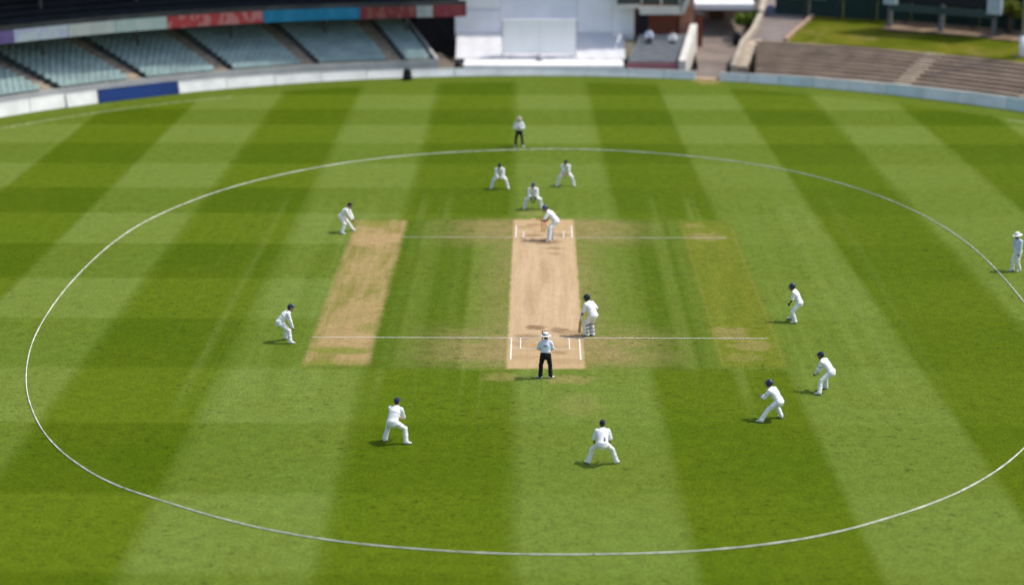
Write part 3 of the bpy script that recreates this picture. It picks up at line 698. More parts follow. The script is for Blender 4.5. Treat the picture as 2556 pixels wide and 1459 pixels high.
while ta < R(73.5):
    tb = ta+R(2.3)
    arc_box('panel', ta+0.0004, tb-0.0004, 13.6, 13.7, 2.7, 7.6, DGREEN, wall2, 2, F=EL)
    p = ell(ta, 12.49, 2.8); b = MB(); b.tube([tuple(p), (p.x, p.y, 7.7)], 0.07, 6); b.build('post', DPOST, wall2); ta = tb
SIGN = mat('pale_green_sign', (0.10, 0.15, 0.135), 0.6)
for a in (71.8, 70.2): arc_box('sign', R(a), R(a+0.9), 13.38, 13.42, 4.2, 5.1, SIGN, wall2, 2, F=EL)
sc_p = [Vector((24.517, 62.17, 2.8)), Vector((27.824, 60.10, 2.8)), Vector((30.984, 57.80, 2.8))]
scb = empty('scoreboard', tuple(sc_p[1])); tag(scb, 'black scoreboard on posts with pale end panels above the bank', 'scoreboard')
dirv = (sc_p[2]-sc_p[0]).normalized(); nr_ = Vector((-dirv.y, dirv.x, 0))
def sbx(name, u0, u1, z0, z1, d0, d1, m):
    b = MB(); q = [dirv*u+nr_*d for (u, d) in ((u0, d0), (u1, d0), (u1, d1), (u0, d1))]
    b.box8([(p.x, p.y, z0) for p in q]+[(p.x, p.y, z1) for p in q]); return b.build(name, m, scb)
for p in sc_p:
    u = (p-sc_p[1]).dot(dirv); sbx('post', u-0.14, u+0.14, -0.3, 4.5, 0.1, 0.36, COL)
BLUEG = mat('pale_steel_blue', (0.42, 0.50, 0.55), 0.5)
sbx('display', -3.0, 3.3, 1.95, 5.5, -0.15, 0.08, BLK); sbx('lower_beam', -3.8, 3.9, 1.25, 1.75, -0.05, 0.08, mat('dark_green_beam', (0.045, 0.075, 0.072), 0.6))
sbx('end_panel', -4.25, -3.3, 1.70, 5.5, -0.25, 0.09, BLUEG); sbx('end_panel', 3.5, 4.5, 1.55, 5.5, -0.25, 0.09, BLUEG)
b = MB(); k_ = 10
for i in range(k_+1):
    a = R(54+(65.5-54)*i/k_)
    b.v += [tuple(ell(a, 10.4+0.25*math.sin(i*1.9), 2.785)), tuple(ell(a, 13.3, 3.085))]
for i in range(k_): b.f.append((i*2, i*2+1, i*2+3, i*2+2))
tag(b.build('bare_soil', mat('dry_bare_soil', (0.21, 0.145, 0.09), 0.95, 0.25, 0.7, world=True)), kind='structure')
mast = empty('white_mast', (32.0, 52.4, 2.3)); tag(mast, 'thick white based mast at the right edge above the steps', 'mast')
b = MB(); b.lathe([(0.0, -0.3), (0.30, -0.3), (0.30, 1.3), (0.0, 1.3)], 16); b.build('base', WW, mast, True)
b = MB(); b.lathe([(0.0, 1.302), (0.20, 1.302), (0.17, 9.0), (0.0, 9.0)], 16); b.build('pole', STEEL, mast, True)
b = MB(); b.box(-0.6, 0.6, -0.45, 0.45, -0.4, -0.02); b.build('plinth', mat('brown_plinth', (0.20, 0.14, 0.10), 0.9), mast)
EXTRA_THINGS += [('wheeled_bin', 'dark wheeled bin standing on the track by the buff wall', 'bin', 14.3, 66.5, 0.98, 0.6, 0.6, 1.0, BLK),
                 ('covered_cart', 'blue-grey covered cart at the top of the footpath', 'cart', 16.9, 68.6, 2.7, 0.85, 0.7, 1.0, mat('blue_grey_cover', (0.12, 0.13, 0.20), 0.7))]

# ------------------------------------------------------------------ boundary rope (closed path round the inner ground)
ROPE = [(-1.17,30.7),(-6.82,29.18),(-11.73,25.98),(-15.89,20.72),(-18.5,14.77),(-19.93,8.57),(-20.43,0.14),(-20.15,-7.61),(-19.33,-13.17),
        (-18.16,-17.59),(-16.46,-21.76),(-14.17,-25.19),(-11.91,-27.19),(-9.17,-29.17),(-6.64,-30.4),(-4.24,-31.07),(-1.32,-31.51),(1.58,-31.51),
        (4.49,-31.2),(7.51,-30.24),(10.11,-28.61),(13.03,-26.0),(15.78,-22.01),(18.3,-16.2),(19.6,-9.6),(19.99,-2.92),(19.92,5.02),(19.23,11.15),
        (17.68,17.09),(14.94,22.66),(11.68,26.48),(7.87,28.99),(3.41,30.63)]
def catmull(pts, k=10):
    out = []; m = len(pts)
    for i in range(m):
        p0, p1, p2, p3 = (np.array(pts[(i+j-1) % m]) for j in range(4))
        for u in np.arange(k)/k:
            out.append(0.5*((2*p1)+(-p0+p2)*u+(2*p0-5*p1+4*p2-p3)*u*u+(-p0+3*p1-3*p2+p3)*u**3))
    return out
rp = np.array(catmull(ROPE, 12))
for _ in range(14):
    rp = (np.roll(rp, 1, 0) + 2*rp + np.roll(rp, -1, 0))/4
rope_m = mat('boundary_rope_white', (0.66, 0.66, 0.60), 0.8, 0.25, 3.0, world=True)
rope_d = mat('rope_joint_grey', (0.16, 0.16, 0.15), 0.7)
rope = empty('boundary_rope', (0, 0, 0))
tag(rope, 'thin white boundary rope laid in an oval round the players', 'rope')
b = MB(); b.tube([(p[0], p[1], 0.022) for p in rp], [0.020+0.003*math.sin(i*0.9)+0.002*math.sin(i*2.7) for i in range(len(rp))], 8, closed=True); b.build('rope_core', rope_m, rope, True)
for k in range(5, len(rp), 66):
    a, c = rp[k], rp[(k+1) % len(rp)]; d = (c-a)/np.linalg.norm(c-a)*0.03
    b = MB(); b.tube([(a[0]-d[0], a[1]-d[1], 0.022), (a[0]+d[0], a[1]+d[1], 0.022)], 0.025, 10); b.build('joint', rope_d, rope)

# ------------------------------------------------------------------ figures: signed-distance modelling + surface nets
def nrm(v):
    v = np.asarray(v, float); return v/(np.linalg.norm(v)+1e-12)

class SDF:
    """smooth union of tapered limbs and ellipsoids on a grid, polygonised by surface nets"""
    def __init__(s, k=0.02): s.prims = []; s.k = k
    def cone(s, a, b, ra, rb, k=None): s.prims.append(('c', np.array(a, float), np.array(b, float), ra, rb, None, k)); return s
    def flat(s, a, b, ra, rb, side, ratio, k=None):
        """limb with an elliptic section: full radius along `side`, ratio*radius across"""
        s.prims.append(('f', np.array(a, float), np.array(b, float), ra, rb, (nrm(side), ratio), k)); return s
    def ell(s, c, r, B, k=None, sub=False): s.prims.append(('s' if sub else 'e', np.array(c, float), np.array(r, float), np.array(B, float), 0, None, k)); return s
    def bounds(s):
        lo = np.full(3, 1e9); hi = -lo
        for p in s.prims:
            if p[0] in 'cf':
                rm = max(p[3], p[4]); pts = (p[1], p[2])
            else:
                rm = float(np.max(p[2])); pts = (p[1],)
            for q in pts: lo = np.minimum(lo, q-rm); hi = np.maximum(hi, q+rm)
        return lo, hi
    def mesh(s, vox, fold=0.0, cut=None):
        lo, hi = s.bounds(); lo -= 2.5*vox; hi += 2.5*vox
        nn = np.ceil((hi-lo)/vox).astype(int)+1
        ax = [lo[i]+np.arange(nn[i])*vox for i in range(3)]
        D = np.full(nn, 0.5)
        for kind, a, bb, ra, rb, ex, kk in s.prims:
            kk = s.k if kk is None else kk
            if kind in 'cf': pts = np.array([a, bb]); rm = max(ra, rb)
            else: pts = np.array([a]); rm = float(np.max(bb))
            m = rm + 2*kk + 2*vox + 0.02
            i0 = np.maximum(((pts.min(0)-m-lo)/vox).astype(int), 0); i1 = np.minimum(((pts.max(0)+m-lo)/vox).astype(int)+1, nn)
            X = np.stack(np.meshgrid(ax[0][i0[0]:i1[0]], ax[1][i0[1]:i1[1]], ax[2][i0[2]:i1[2]], indexing='ij'), -1)
            if kind == 'c':
                ab = bb-a; t = np.clip(((X-a)@ab)/(ab@ab+1e-9), 0, 1)
                d = np.linalg.norm(X-a-t[..., None]*ab, axis=-1)-(ra+(rb-ra)*t)
            elif kind == 'f':
                side, ratio = ex
                ab = bb-a; t = np.clip(((X-a)@ab)/(ab@ab+1e-9), 0, 1)
                Q = X-a-t[..., None]*ab
                up = nrm(ab); sd = nrm(side-up*(side@up)); fr = np.cross(sd, up)
                q = np.sqrt((Q@sd)**2+((Q@fr)/ratio)**2+(Q@up)**2)
                d = (q-(ra+(rb-ra)*t))*(0.5+0.5*ratio)
            else:
                L = (X-a)@ra.T                                  # ra = basis rows
                q = np.linalg.norm(L/bb, axis=-1); d = (q-1)*float(np.min(bb))
            V = D[i0[0]:i1[0], i0[1]:i1[1], i0[2]:i1[2]]
            if kind == 's':
                h = np.clip(0.5-0.5*(V+d)/kk, 0, 1); V[...] = V*(1-h)+(-d)*h+kk*h*(1-h)
            else:
                h = np.clip(0.5+0.5*(V-d)/kk, 0, 1); V[...] = V*(1-h)+d*h-kk*h*(1-h)
        X = None
        if fold or cut:
            X = np.stack(np.meshgrid(*ax, indexing='ij'), -1)
        if fold:
            x, y, z = X[..., 0], X[..., 1], X[..., 2]
            q1 = x*0.8+y*0.6
            w = np.sin(52*z+14*q1+3.0*np.sin(9*q1+5*z))*(0.55+0.45*np.sin(6.3*x-7.1*y+4*z+1.0))+0.5*np.sin(23*z-31*q1+1.7)
            D = D+fold*w
        if cut is not None:
            for (pt, nv) in cut:
                D = np.maximum(D, (X-np.array(pt))@nrm(nv))
        return surface_nets(D, lo, vox)

def surface_nets(D, lo, vox):
    S = D < 0
    n = np.array(D.shape)-1
    acc = np.zeros((*n, 3)); cnt = np.zeros(n)
    idx = np.stack(np.meshgrid(*[np.arange(k) for k in n], indexing='ij'), -1).astype(float)
    corners = [(i, j, k) for i in (0, 1) for j in (0, 1) for k in (0, 1)]
    def cut(c): return tuple(slice(c[i], c[i]+n[i]) for i in range(3))
    for a in range(8):
        for b_ in range(a+1, 8):
            ca, cb = corners[a], corners[b_]
            if sum(abs(ca[i]-cb[i]) for i in range(3)) != 1: continue
            va, vb = D[cut(ca)], D[cut(cb)]
            m = (va < 0) != (vb < 0)
            t = np.where(m, va/np.where(m, va-vb, 1.0), 0)
            for i in range(3):
                acc[..., i] += np.where(m, ca[i]+(cb[i]-ca[i])*t, 0)
            cnt += m
    act = cnt > 0
    vid = np.full(n, -1); vid[act] = np.arange(int(act.sum()))
    V = lo+(idx[act]+acc[act]/cnt[act][:, None])*vox
    F = []
    for axis in range(3):
        o1, o2 = (axis+1) % 3, (axis+2) % 3
        sl0 = [slice(None)]*3; sl1 = [slice(None)]*3
        sl0[axis] = slice(0, n[axis]); sl1[axis] = slice(1, n[axis]+1)
        A, B_ = S[tuple(sl0)], S[tuple(sl1)]
        m = A != B_
        ii = np.argwhere(m)
        ii = ii[(ii[:, o1] > 0) & (ii[:, o2] > 0) & (ii[:, o1] < n[o1]) & (ii[:, o2] < n[o2])]
        if len(ii) == 0: continue
        def at(d1, d2):
            j = ii.copy(); j[:, o1] -= d1; j[:, o2] -= d2
            return vid[j[:, 0], j[:, 1], j[:, 2]]
        q = np.stack([at(1, 1), at(0, 1), at(0, 0), at(1, 0)], 1)
        flip = ~A[ii[:, 0], ii[:, 1], ii[:, 2]]
        q[flip] = q[flip][:, ::-1]
        F.append(q)
    return V, np.concatenate(F)

def np_mesh(name, parts, smooth=True, mats=None, matidx=None):
    V = np.concatenate([p[0] for p in parts]); off = 0; F = []
    for p in parts: F.append(p[1]+off); off += len(p[0])
    F = np.concatenate(F)
    me = bpy.data.meshes.new(name)
    me.vertices.add(len(V)); me.vertices.foreach_set('co', V.astype(np.float32).ravel())
    me.loops.add(F.size); me.loops.foreach_set('vertex_index', F.astype(np.int32).ravel())
    me.polygons.add(len(F)); me.polygons.foreach_set('loop_start', np.arange(0, F.size, 4, dtype=np.int32))
    if matidx is not None: me.polygons.foreach_set('material_index', matidx.astype(np.int32))
    me.update(calc_edges=True)
    if smooth: me.shade_smooth()
    return me

def ik(a, b, l1, l2, pole):
    a = np.array(a, float); b = np.array(b, float); d = b-a; L = np.linalg.norm(d)
    L2 = min(L, (l1+l2)*0.997); u = d/(L+1e-9); b2 = a+u*L2
    x = (l1*l1-l2*l2+L2*L2)/(2*L2); h = math.sqrt(max(l1*l1-x*x, 0))
    p = np.array(pole, float); p = p-u*(p@u); p = nrm(p)
    return a+u*x+p*h, b2

def rot_about(v, k, a):
    k = nrm(k); return v*math.cos(a)+np.cross(k, v)*math.sin(a)+k*(k@v)*(1-math.cos(a))

# cloth, skin and kit materials
def cloth(name, col, rough=0.85, rel=0.32):
    if name in MATS: return MATS[name]
    t = NT(name); co = t.obj()
    f = t.smooth(t.noise(co, 5.0, 4.0, 0.6), 0.3, 0.7)
    c = t.mix(f, tuple(x*0.93 for x in col), tuple(min(x*1.04, 0.95) for x in col))
    if min(col) > 0.7:
        c = t.mix(t.m('MULTIPLY', 0.35, t.smooth(t.noise(co, 3.3, 5.0, 0.7), 0.60, 0.78)), c, (0.50, 0.44, 0.30))
    h = t.m('ADD', t.noise(t.scale(co, 1.0, 1.0, 2.2), 9.0, 3.0, 0.6), t.m('MULTIPLY', t.noise(co, 160.0, 1.0), 0.1))
    t.bump(h, rel, 0.03)
    t.bsdf.inputs['Sheen Weight'].default_value = 0.1
    MATS[name] = t.base(c, rough, 0.15); return MATS[name]
WHITE = cloth('cricket_whites', (0.83, 0.83, 0.82)); CREAM = cloth('cream_flannel', (0.80, 0.795, 0.76))
SHIRT_BLUE = cloth('pale_blue_shirt', (0.74, 0.78, 0.93)); SHIRT_PALE = cloth('very_pale_blue_shirt', (0.62, 0.67, 0.80))
BLACK = cloth('black_trousers', (0.012, 0.012, 0.014)); NAVY = cloth('navy_cap', (0.022, 0.032, 0.085)); DARKCAP = cloth('dark_cap', (0.02, 0.022, 0.035))
GREENCAP = cloth('bottle_green_helmet', (0.012, 0.035, 0.04), 0.4)
HELM = mat('navy_helmet_shell', (0.018, 0.026, 0.07), 0.35, 0.1, 5.0, 0.5)
DARK = mat('dark_rubber', (0.025, 0.024, 0.026), 0.7)
GRILLE = mat('helmet_grille_steel', (0.20, 0.20, 0.21), 0.35, 0.1, 5.0, 0.5, 0.8)
SHOE = mat('white_shoe_leather', (0.78, 0.78, 0.75), 0.5, 0.08, 12.0); SOLE = mat('grey_shoe_sole', (0.14, 0.14, 0.15), 0.8)
PADW = cloth('white_pad_canvas', (0.80, 0.79, 0.76)); KEEPER = cloth('dark_green_glove_leather', (0.02, 0.045, 0.03))
HATW = cloth('white_hat_felt', (0.80, 0.79, 0.75)); HAIR = mat('black_hair', (0.012, 0.010, 0.009), 0.6, 0.3, 30.0)
PRINT = mat('dark_shirt_print', (0.06, 0.06, 0.08), 0.8)
def skin(name, col):
    if name in MATS: return MATS[name]
    t = NT(name); f = t.noise(t.obj(), 14.0, 3.0)
    t.bsdf.inputs['Subsurface Weight'].default_value = 0.05
    t.bsdf.inputs['Subsurface Radius'].default_value = (0.02, 0.008, 0.004)
    MATS[name] = t.base(t.mix(f, tuple(c*0.85 for c in col), tuple(c*1.15 for c in col)), 0.55, 0.4); return MATS[name]
SKINS = {'brown': skin('brown_skin', (0.17, 0.080, 0.045)), 'tan': skin('tan_skin', (0.36, 0.19, 0.115)), 'fair': skin('fair_skin', (0.52, 0.30, 0.21))}
EYE = mat('eye_dark', (0.02, 0.015, 0.012), 0.3); LIP = mat('lip', (0.22, 0.09, 0.07), 0.5)

def hand_sdf(w, d, nvec, thumb, curl=0.7, fat=0.0, k=0.008, sc=1.0):
    """palm + four unequal jointed fingers + thumb leaving the side of the palm"""
    d = nrm(d); nvec = nrm(np.array(nvec)-d*(np.array(nvec)@d)); s = nrm(np.cross(d, nvec))*thumb
    S = SDF(k)
    S.flat(w+d*0.018*sc, w+d*0.085*sc, 0.033*sc+fat, 0.040*sc+fat, s, 0.42+fat*6, k)
    S.cone(w-d*0.045, w+d*0.02, 0.027+fat, 0.026*sc+fat, 0.015)
    ax = np.cross(d, nvec)
    for off, L, r in ((0.030, 0.072, 0.0092), (0.010, 0.082, 0.0095), (-0.010, 0.076, 0.0092), (-0.029, 0.058, 0.0082)):
        p = w+d*0.088*sc+s*off*sc*(1+fat*8)
        a = 0.0
        for seg, frac in enumerate((0.45, 0.32, 0.23)):
            a += curl*(0.65, 0.9, 0.6)[seg]
            dd = rot_about(d, ax, a); qn = p+dd*L*frac*sc
            S.cone(p, qn, (r+fat)*(1-0.06*seg)*sc, (r+fat)*(0.94-0.06*seg)*sc, 0.004); p = qn
    p = w+d*0.028*sc+s*0.030*sc; dd = nrm(d*0.62+s*0.68+nvec*0.35)
    q1 = p+dd*0.042*sc; q2 = q1+nrm(d*0.85+s*0.25+nvec*(0.2+curl*0.5))*0.034*sc
    S.cone(p, q1, (0.013+fat)*sc, (0.0108+fat)*sc, 0.008); S.cone(q1, q2, (0.0105+fat)*sc, (0.009+fat)*sc, 0.004)
    return S

def person(label, cat, group, pos, heading, H=1.0, feet=((-0.2, 0.0), (0.2, 0.0)), toes=(-18, 18), pelvis=(0, 0, 0.93), lean=10, side=0, twist=0,
           hands=(((-0.3, 0.2, 0.9), (-1, -0.6, 0)), ((0.3, 0.2, 0.9), (1, -0.6, 0))), head=(0, 0), skin_='brown', sleeves='long',
           hat='cap', hatm=None, hatc=None, shirt=WHITE, trousers=WHITE, pads=False, gloves=None, curl=0.75, hand_dir=None, knee_out=0.30, lift=(0, 0), extra=None, shin_=0.405, build=1.07, tuck=False):
    """heading: degrees clockwise from +Y. Local axes: x right, y forward, z up; all measures in metres before scaling by H."""
    T = lambda v: np.array(v, float)
    root = empty('person', (pos[0], pos[1], 0.006), -R(heading))
    root.scale = (H, H, H)
    tag(root, label, cat, group)
    thigh, shin, ua, fa = 0.43, shin_, 0.295, 0.255
    hs = 1.12
    pc = T(pelvis); la, sa = R(lean), R(side)
    def spine(f): return nrm((math.sin(sa)*math.cos(la*f), math.sin(la*f)*math.cos(sa), math.cos(la*f)*math.cos(sa)))
    u1, u2 = spine(0.85), spine(1.12)
    rt0 = T((1, 0, 0)); tw = R(twist)
    rt = T((math.cos(tw), -math.sin(tw), 0)); rt = nrm(rt-u2*(rt@u2)); fwd = np.cross(u2, rt)
    waist = pc+u1*0.14; chest = pc+u1*0.32; neck = chest+u2*0.20; sh_c = chest+u2*0.125
    sh = [sh_c-rt*0.175*build, sh_c+rt*0.175*build]
    hips = [pc+T((-0.095, 0, -0.03)), pc+T((0.095, 0, -0.03))]
    ank = [T((feet[i][0], feet[i][1], 0.10+lift[i])) for i in (0, 1)]
    tdir = [T((math.sin(R(toes[i])), math.cos(R(toes[i])), 0)) for i in (0, 1)]
    knee = []
    for i in (0, 1):
        kn, _ = ik(hips[i], ank[i], thigh, shin, tdir[i]*0.35+T(((-1, 1)[i]*knee_out, 0.65, 0)))
        knee.append(kn)
    elbow, wrist = [], []
    for i in (0, 1):
        tgt, pole = hands[i]
        e, w = ik(sh[i], tgt, ua, fa, pole); elbow.append(e); wrist.append(w)
    hp, hy = R(head[0]), R(head[1])
    base_up = nrm(u2*0.45+T((0, 0, 1))*0.55)
    hf = nrm((math.sin(hy)*math.cos(hp), math.cos(hy)*math.cos(hp), -math.sin(hp)))
    hr = nrm(np.cross(hf, base_up)); hu = np.cross(hr, hf)
    HB = np.array([hr, hf, hu])
    hr, hf, hu = hr*hs, hf*hs, hu*hs
    hc = neck+base_up*0.052+hu*0.100+hf*0.035
    # body: one skin surface (head and hands polygonised finer)
    B = SDF(0.03)
    B.flat(pc, waist, 0.135, 0.12, rt0, 0.72); B.flat(waist, chest, 0.12, 0.145, rt, 0.70); B.flat(chest, sh_c+u2*0.02, 0.145, 0.11, rt, 0.66)
    B.cone(sh[0], sh[1], 0.05, 0.05); B.cone(sh_c, neck+base_up*0.07+hf*0.012, 0.062, 0.054)
    for i in (0, 1):
        B.cone(sh[i], elbow[i], 0.050, 0.041, 0.015); B.cone(elbow[i], elbow[i]*0.6+wrist[i]*0.4, 0.041, 0.042, 0.01); B.cone(elbow[i]*0.6+wrist[i]*0.4, wrist[i], 0.042, 0.028, 0.01)
        B.cone(hips[i], knee[i], 0.082, 0.052, 0.015); B.cone(knee[i], ank[i]*0.7+knee[i]*0.3, 0.052, 0.044, 0.015); B.cone(ank[i]*0.7+knee[i]*0.3, ank[i], 0.044, 0.034, 0.015)
    parts = [B.mesh(0.017)]
    Hd = SDF(0.018)
    Hd.ell(hc+hu*0.030-hf*0.008, (0.075*hs, 0.096*hs, 0.088*hs), HB); Hd.ell(hc-hu*0.045+hf*0.022, (0.058*hs, 0.066*hs, 0.074*hs), HB)
    Hd.ell(hc-hu*0.093+hf*0.058, (0.030*hs, 0.026*hs, 0.022*hs), HB, 0.02); Hd.cone(hc+hu*0.004+hf*0.088, hc-hu*0.036+hf*0.108, 0.010*hs, 0.016*hs, 0.012)
    Hd.cone(hc-hr*0.036+hu*0.020+hf*0.080, hc+hr*0.036+hu*0.020+hf*0.080, 0.014*hs, 0.014*hs, 0.015)
    for s_ in (-1, 1):
        Hd.ell(hc+hr*s_*0.031+hu*0.0+hf*0.094, (0.015*hs, 0.014*hs, 0.010*hs), HB, 0.008, sub=True)
        Hd.ell(hc+hr*s_*0.076-hu*0.006-hf*0.006, (0.012*hs, 0.022*hs, 0.034*hs), HB, 0.008)
    Hd.ell(hc-hu*0.066+hf*0.092, (0.022*hs, 0.008*hs, 0.003*hs), HB, 0.006, sub=True); Hd.cone(hc-hu*0.075+hf*0.03, neck-u2*0.01, 0.054, 0.060, 0.02)
    hv, hq = Hd.mesh(0.0085)
    parts.append((hv, hq))
    nb = len(parts[0][1]); mi = [np.zeros(nb, int)]
    fc = hv[hq].mean(1)-hc; lx, ly, lz = fc@hr/hs**2, fc@hf/hs**2, fc@hu/hs**2
    m2 = np.zeros(len(hq), int)
    m2[(np.abs(np.abs(lx)-0.031) < 0.014) & (np.abs(lz) < 0.009) & (ly > 0.05)] = 1
    m2[(np.abs(lx) < 0.025) & (np.abs(lz+0.066) < 0.009) & (ly > 0.05)] = 2
    mi.append(m2)
    hand_frames = []
    for i in (0, 1):
        fd = nrm(wrist[i]-elbow[i])
        dd = fd if hand_dir is None or hand_dir[i] is None else nrm(hand_dir[i])
        inw = sh_c-wrist[i]; inw = rt*(1 if i == 0 else -1)*0.8+T((0, 0, 0.25))
        hand_frames.append((wrist[i], dd, inw))
        thumb = 1.0 if np.cross(dd, nrm(inw-dd*(inw@dd)))@(T((0, 0, 1))*0.6+T((0, 1, 0))) > 0 else -1.0
        hm = hand_sdf(wrist[i], dd, inw, thumb, curl).mesh(0.006)
        parts.append(hm); mi.append(np.zeros(len(hm[1]), int))
        if gloves:
            fat, gm, gname, gs = gloves
            g = hand_sdf(wrist[i], dd, inw, thumb, curl*0.9, fat, 0.008, gs)
            g.cone(wrist[i]-dd*0.07, wrist[i]+dd*0.0, 0.044*gs, 0.038*gs, 0.015)
            link(gname, np_mesh(gname, [g.mesh(0.009)]), gm, root)
    me = np_mesh('body', parts, matidx=np.concatenate(mi))
    link('body', me, [SKINS[skin_], EYE, LIP], root)
    # shirt
    S = SDF(0.028)
    lowp = pc+u1*(0.06 if tuck else 0.0)
    S.flat(lowp, waist, 0.172*build, 0.165*build, rt0*0.5+rt*0.5, 0.72); S.flat(waist, chest, 0.165*build, 0.182*build, rt, 0.69); S.flat(chest, sh_c-u2*0.01, 0.182*build, 0.140*build, rt, 0.66)
    S.cone(sh[0]-u2*0.012, sh[1]-u2*0.012, 0.070, 0.070, 0.035); S.cone(neck-u2*0.025, sh[0]+u2*0.004, 0.062, 0.062, 0.03); S.cone(neck-u2*0.025, sh[1]+u2*0.004, 0.062, 0.062, 0.03); S.cone(sh_c, neck-u2*0.012, 0.080, 0.068, 0.03); S.cone(neck-u2*0.012, neck+base_up*0.012, 0.066, 0.066, 0.01)
    for i in (0, 1):
        if sleeves == 'long':
            S.cone(sh[i], elbow[i], 0.076, 0.064, 0.02); S.cone(elbow[i], elbow[i]*0.12+wrist[i]*0.88, 0.064, 0.050, 0.012)
        elif sleeves == 'half':
            e2 = sh[i]*0.12+elbow[i]*0.88; S.cone(sh[i], e2, 0.076, 0.074, 0.02)
    me = np_mesh('shirt', [S.mesh(0.0145, 0.0058)])
    link('shirt', me, shirt, root)
    # trousers
    Tr = SDF(0.03)
    Tr.flat(pc+u1*0.055, pc-T((0, 0, 0.03)), 0.166*build, 0.176*build, rt0, 0.74)
    Tr.ell(pc-T((0, 0.055, 0.02)), (0.150*build, 0.095, 0.115), np.eye(3), 0.05)
    for i in (0, 1):
        Tr.cone(hips[i], knee[i], 0.104*build, 0.081, 0.03); Tr.cone(knee[i], knee[i]*0.45+ank[i]*0.55, 0.081, 0.079, 0.015)
        Tr.cone(knee[i]*0.45+ank[i]*0.55, ank[i]+T((0, 0, -0.010)), 0.079, 0.083, 0.015)
    cutp = [(T((0, 0, 0.045)), T((0, 0, -1)))]
    me = np_mesh('trousers', [Tr.mesh(0.0145, 0.0066, cutp)])
    link('trousers', me, trousers, root)
    # shoes with soles
    for i in (0, 1):
        a = ank[i].copy(); a[2] = 0.055+lift[i]; d = tdir[i]; sdv = np.cross(d, T((0, 0, 1)))
        F = SDF(0.02)
        F.flat(a-d*0.045, a+d*0.07, 0.043, 0.047, sdv, 0.98); F.flat(a+d*0.07+T((0, 0, -0.012)), a+d*0.155+T((0, 0, -0.02)), 0.047, 0.036, sdv, 0.75)
        F.cone(a, a+T((0, 0, 0.055)), 0.045, 0.042, 0.02)
        so = link('shoe', np_mesh('shoe', [F.mesh(0.010)]), SHOE, root)
        bq = MB(); ring_ = []
        for j in range(14):
            an = 2*math.pi*j/14; L = 0.130*math.cos(an); wv = 0.046*math.sin(an)*(1.0+0.18*math.cos(an))
            ring_.append(a+d*(0.055+L)+sdv*wv)
        i0 = len(bq.v)
        for zz in (0.002+lift[i], 0.024+lift[i]):
            bq.v += [(p[0], p[1], zz) for p in ring_]
        for j in range(14): bq.f.append((i0+j, i0+(j+1) % 14, i0+14+(j+1) % 14, i0+14+j))
        bq.f.append(tuple(i0+j for j in reversed(range(14)))); bq.f.append(tuple(i0+14+j for j in range(14)))
        bq.build('sole', SOLE, so)
    # headgear (head frame matrix)
    M = Matrix(((hr[0], hf[0], hu[0], hc[0]), (hr[1], hf[1], hu[1], hc[1]), (hr[2], hf[2], hu[2], hc[2]), (0, 0, 0, 1)))
    if hat != 'none':
        HS = SDF(0.01); HS.ell(hc+hu*0.020-hf*0.020, (0.079*hs, 0.090*hs, 0.088*hs), HB); HS.cone(hc-hu*0.05-hf*0.065, hc-hu*0.01-hf*0.07, 0.032, 0.034, 0.03)
        link('hair', np_mesh('hair', [HS.mesh(0.011, 0.002, [(hc+hf*0.03, hf)])]), HAIR, root)
    def dome(name, rx, ry, rz, z0, mm, yoff=-0.004, nseg=20):
        bq = MB(); Ms = M @ Matrix.Translation((0, yoff, z0)) @ Matrix.Diagonal((rx, ry, rz, 1))
        prof = [(math.cos(a), math.sin(a)) for a in np.linspace(-0.25, math.pi/2-0.02, 9)]
        prof = [(1.0, -0.16)]+prof[1:]
        bq.lathe(prof, nseg, Ms); k0 = len(bq.v); bq.f.append(tuple(k0-nseg+j for j in range(nseg)))
        return bq.build(name, mm, root, True)
    def peak(mm, par, L=0.075, w=0.078, z0=0.055, y0=0.075, drop=0.018):
        top, bot = [], []
        nj = 11
        for j in range(nj):
            u = -1+2*j/(nj-1); xx = w*u; ro = y0+L*math.sqrt(max(0.0, 1-u*u))-0.02*u*u
            ri = y0-0.045*u*u-0.01
            top.append((xx, ri, z0-0.010*u*u)); bot.append((xx, ro, z0-drop-0.014*u*u))
        bq = MB(); i0 = 0
        for dz in (0.0, -0.006):
            bq.v += [tuple(M @ Vector((p[0], p[1], p[2]+dz))) for p in top]+[tuple(M @ Vector((p[0], p[1], p[2]+dz))) for p in bot]
        for j in range(nj-1):
            bq.f.append((j, j+1, nj+j+1, nj+j)); k2 = 2*nj; bq.f.append((k2+j, k2+nj+j, k2+nj+j+1, k2+j+1))
            bq.f.append((nj+j, nj+j+1, k2+nj+j+1, k2+nj+j))
        return bq.build('peak', mm, par, True)
    if hat == 'cap':
        c_ = dome('cap', 0.085, 0.104, 0.098, 0.034, hatm or NAVY, -0.008); peak(hatm or NAVY, c_)
        bq = MB(); bq.lathe([(0.0, 0.0), (0.008, 0.0), (0.009, 0.006), (0.0, 0.009)], 8, M @ Matrix.Translation((0, -0.008, 0.128))); bq.build('button', hatm or NAVY, c_)
    elif hat == 'helmet':
        hm_ = hatm or HELM
        c_ = dome('helmet', 0.100, 0.122, 0.112, 0.030, hm_, -0.010, 24)
        for s_ in (-1, 1):
            bq = MB()
            for (yy0, yy1) in ((-0.075, 0.03),):
                bq.box8([tuple(M @ Vector(q)) for q in ((s_*0.088, yy0, -0.055), (s_*0.098, yy0, -0.055), (s_*0.098, yy1, -0.060), (s_*0.088, yy1, -0.060),
                                                        (s_*0.092, yy0, 0.03), (s_*0.104, yy0, 0.03), (s_*0.104, yy1, 0.03), (s_*0.092, yy1, 0.03))])
            bq.build('ear_guard', hm_, c_)
        peak(hm_, c_, 0.062, 0.088, 0.048, 0.092, 0.012)
        bq = MB()
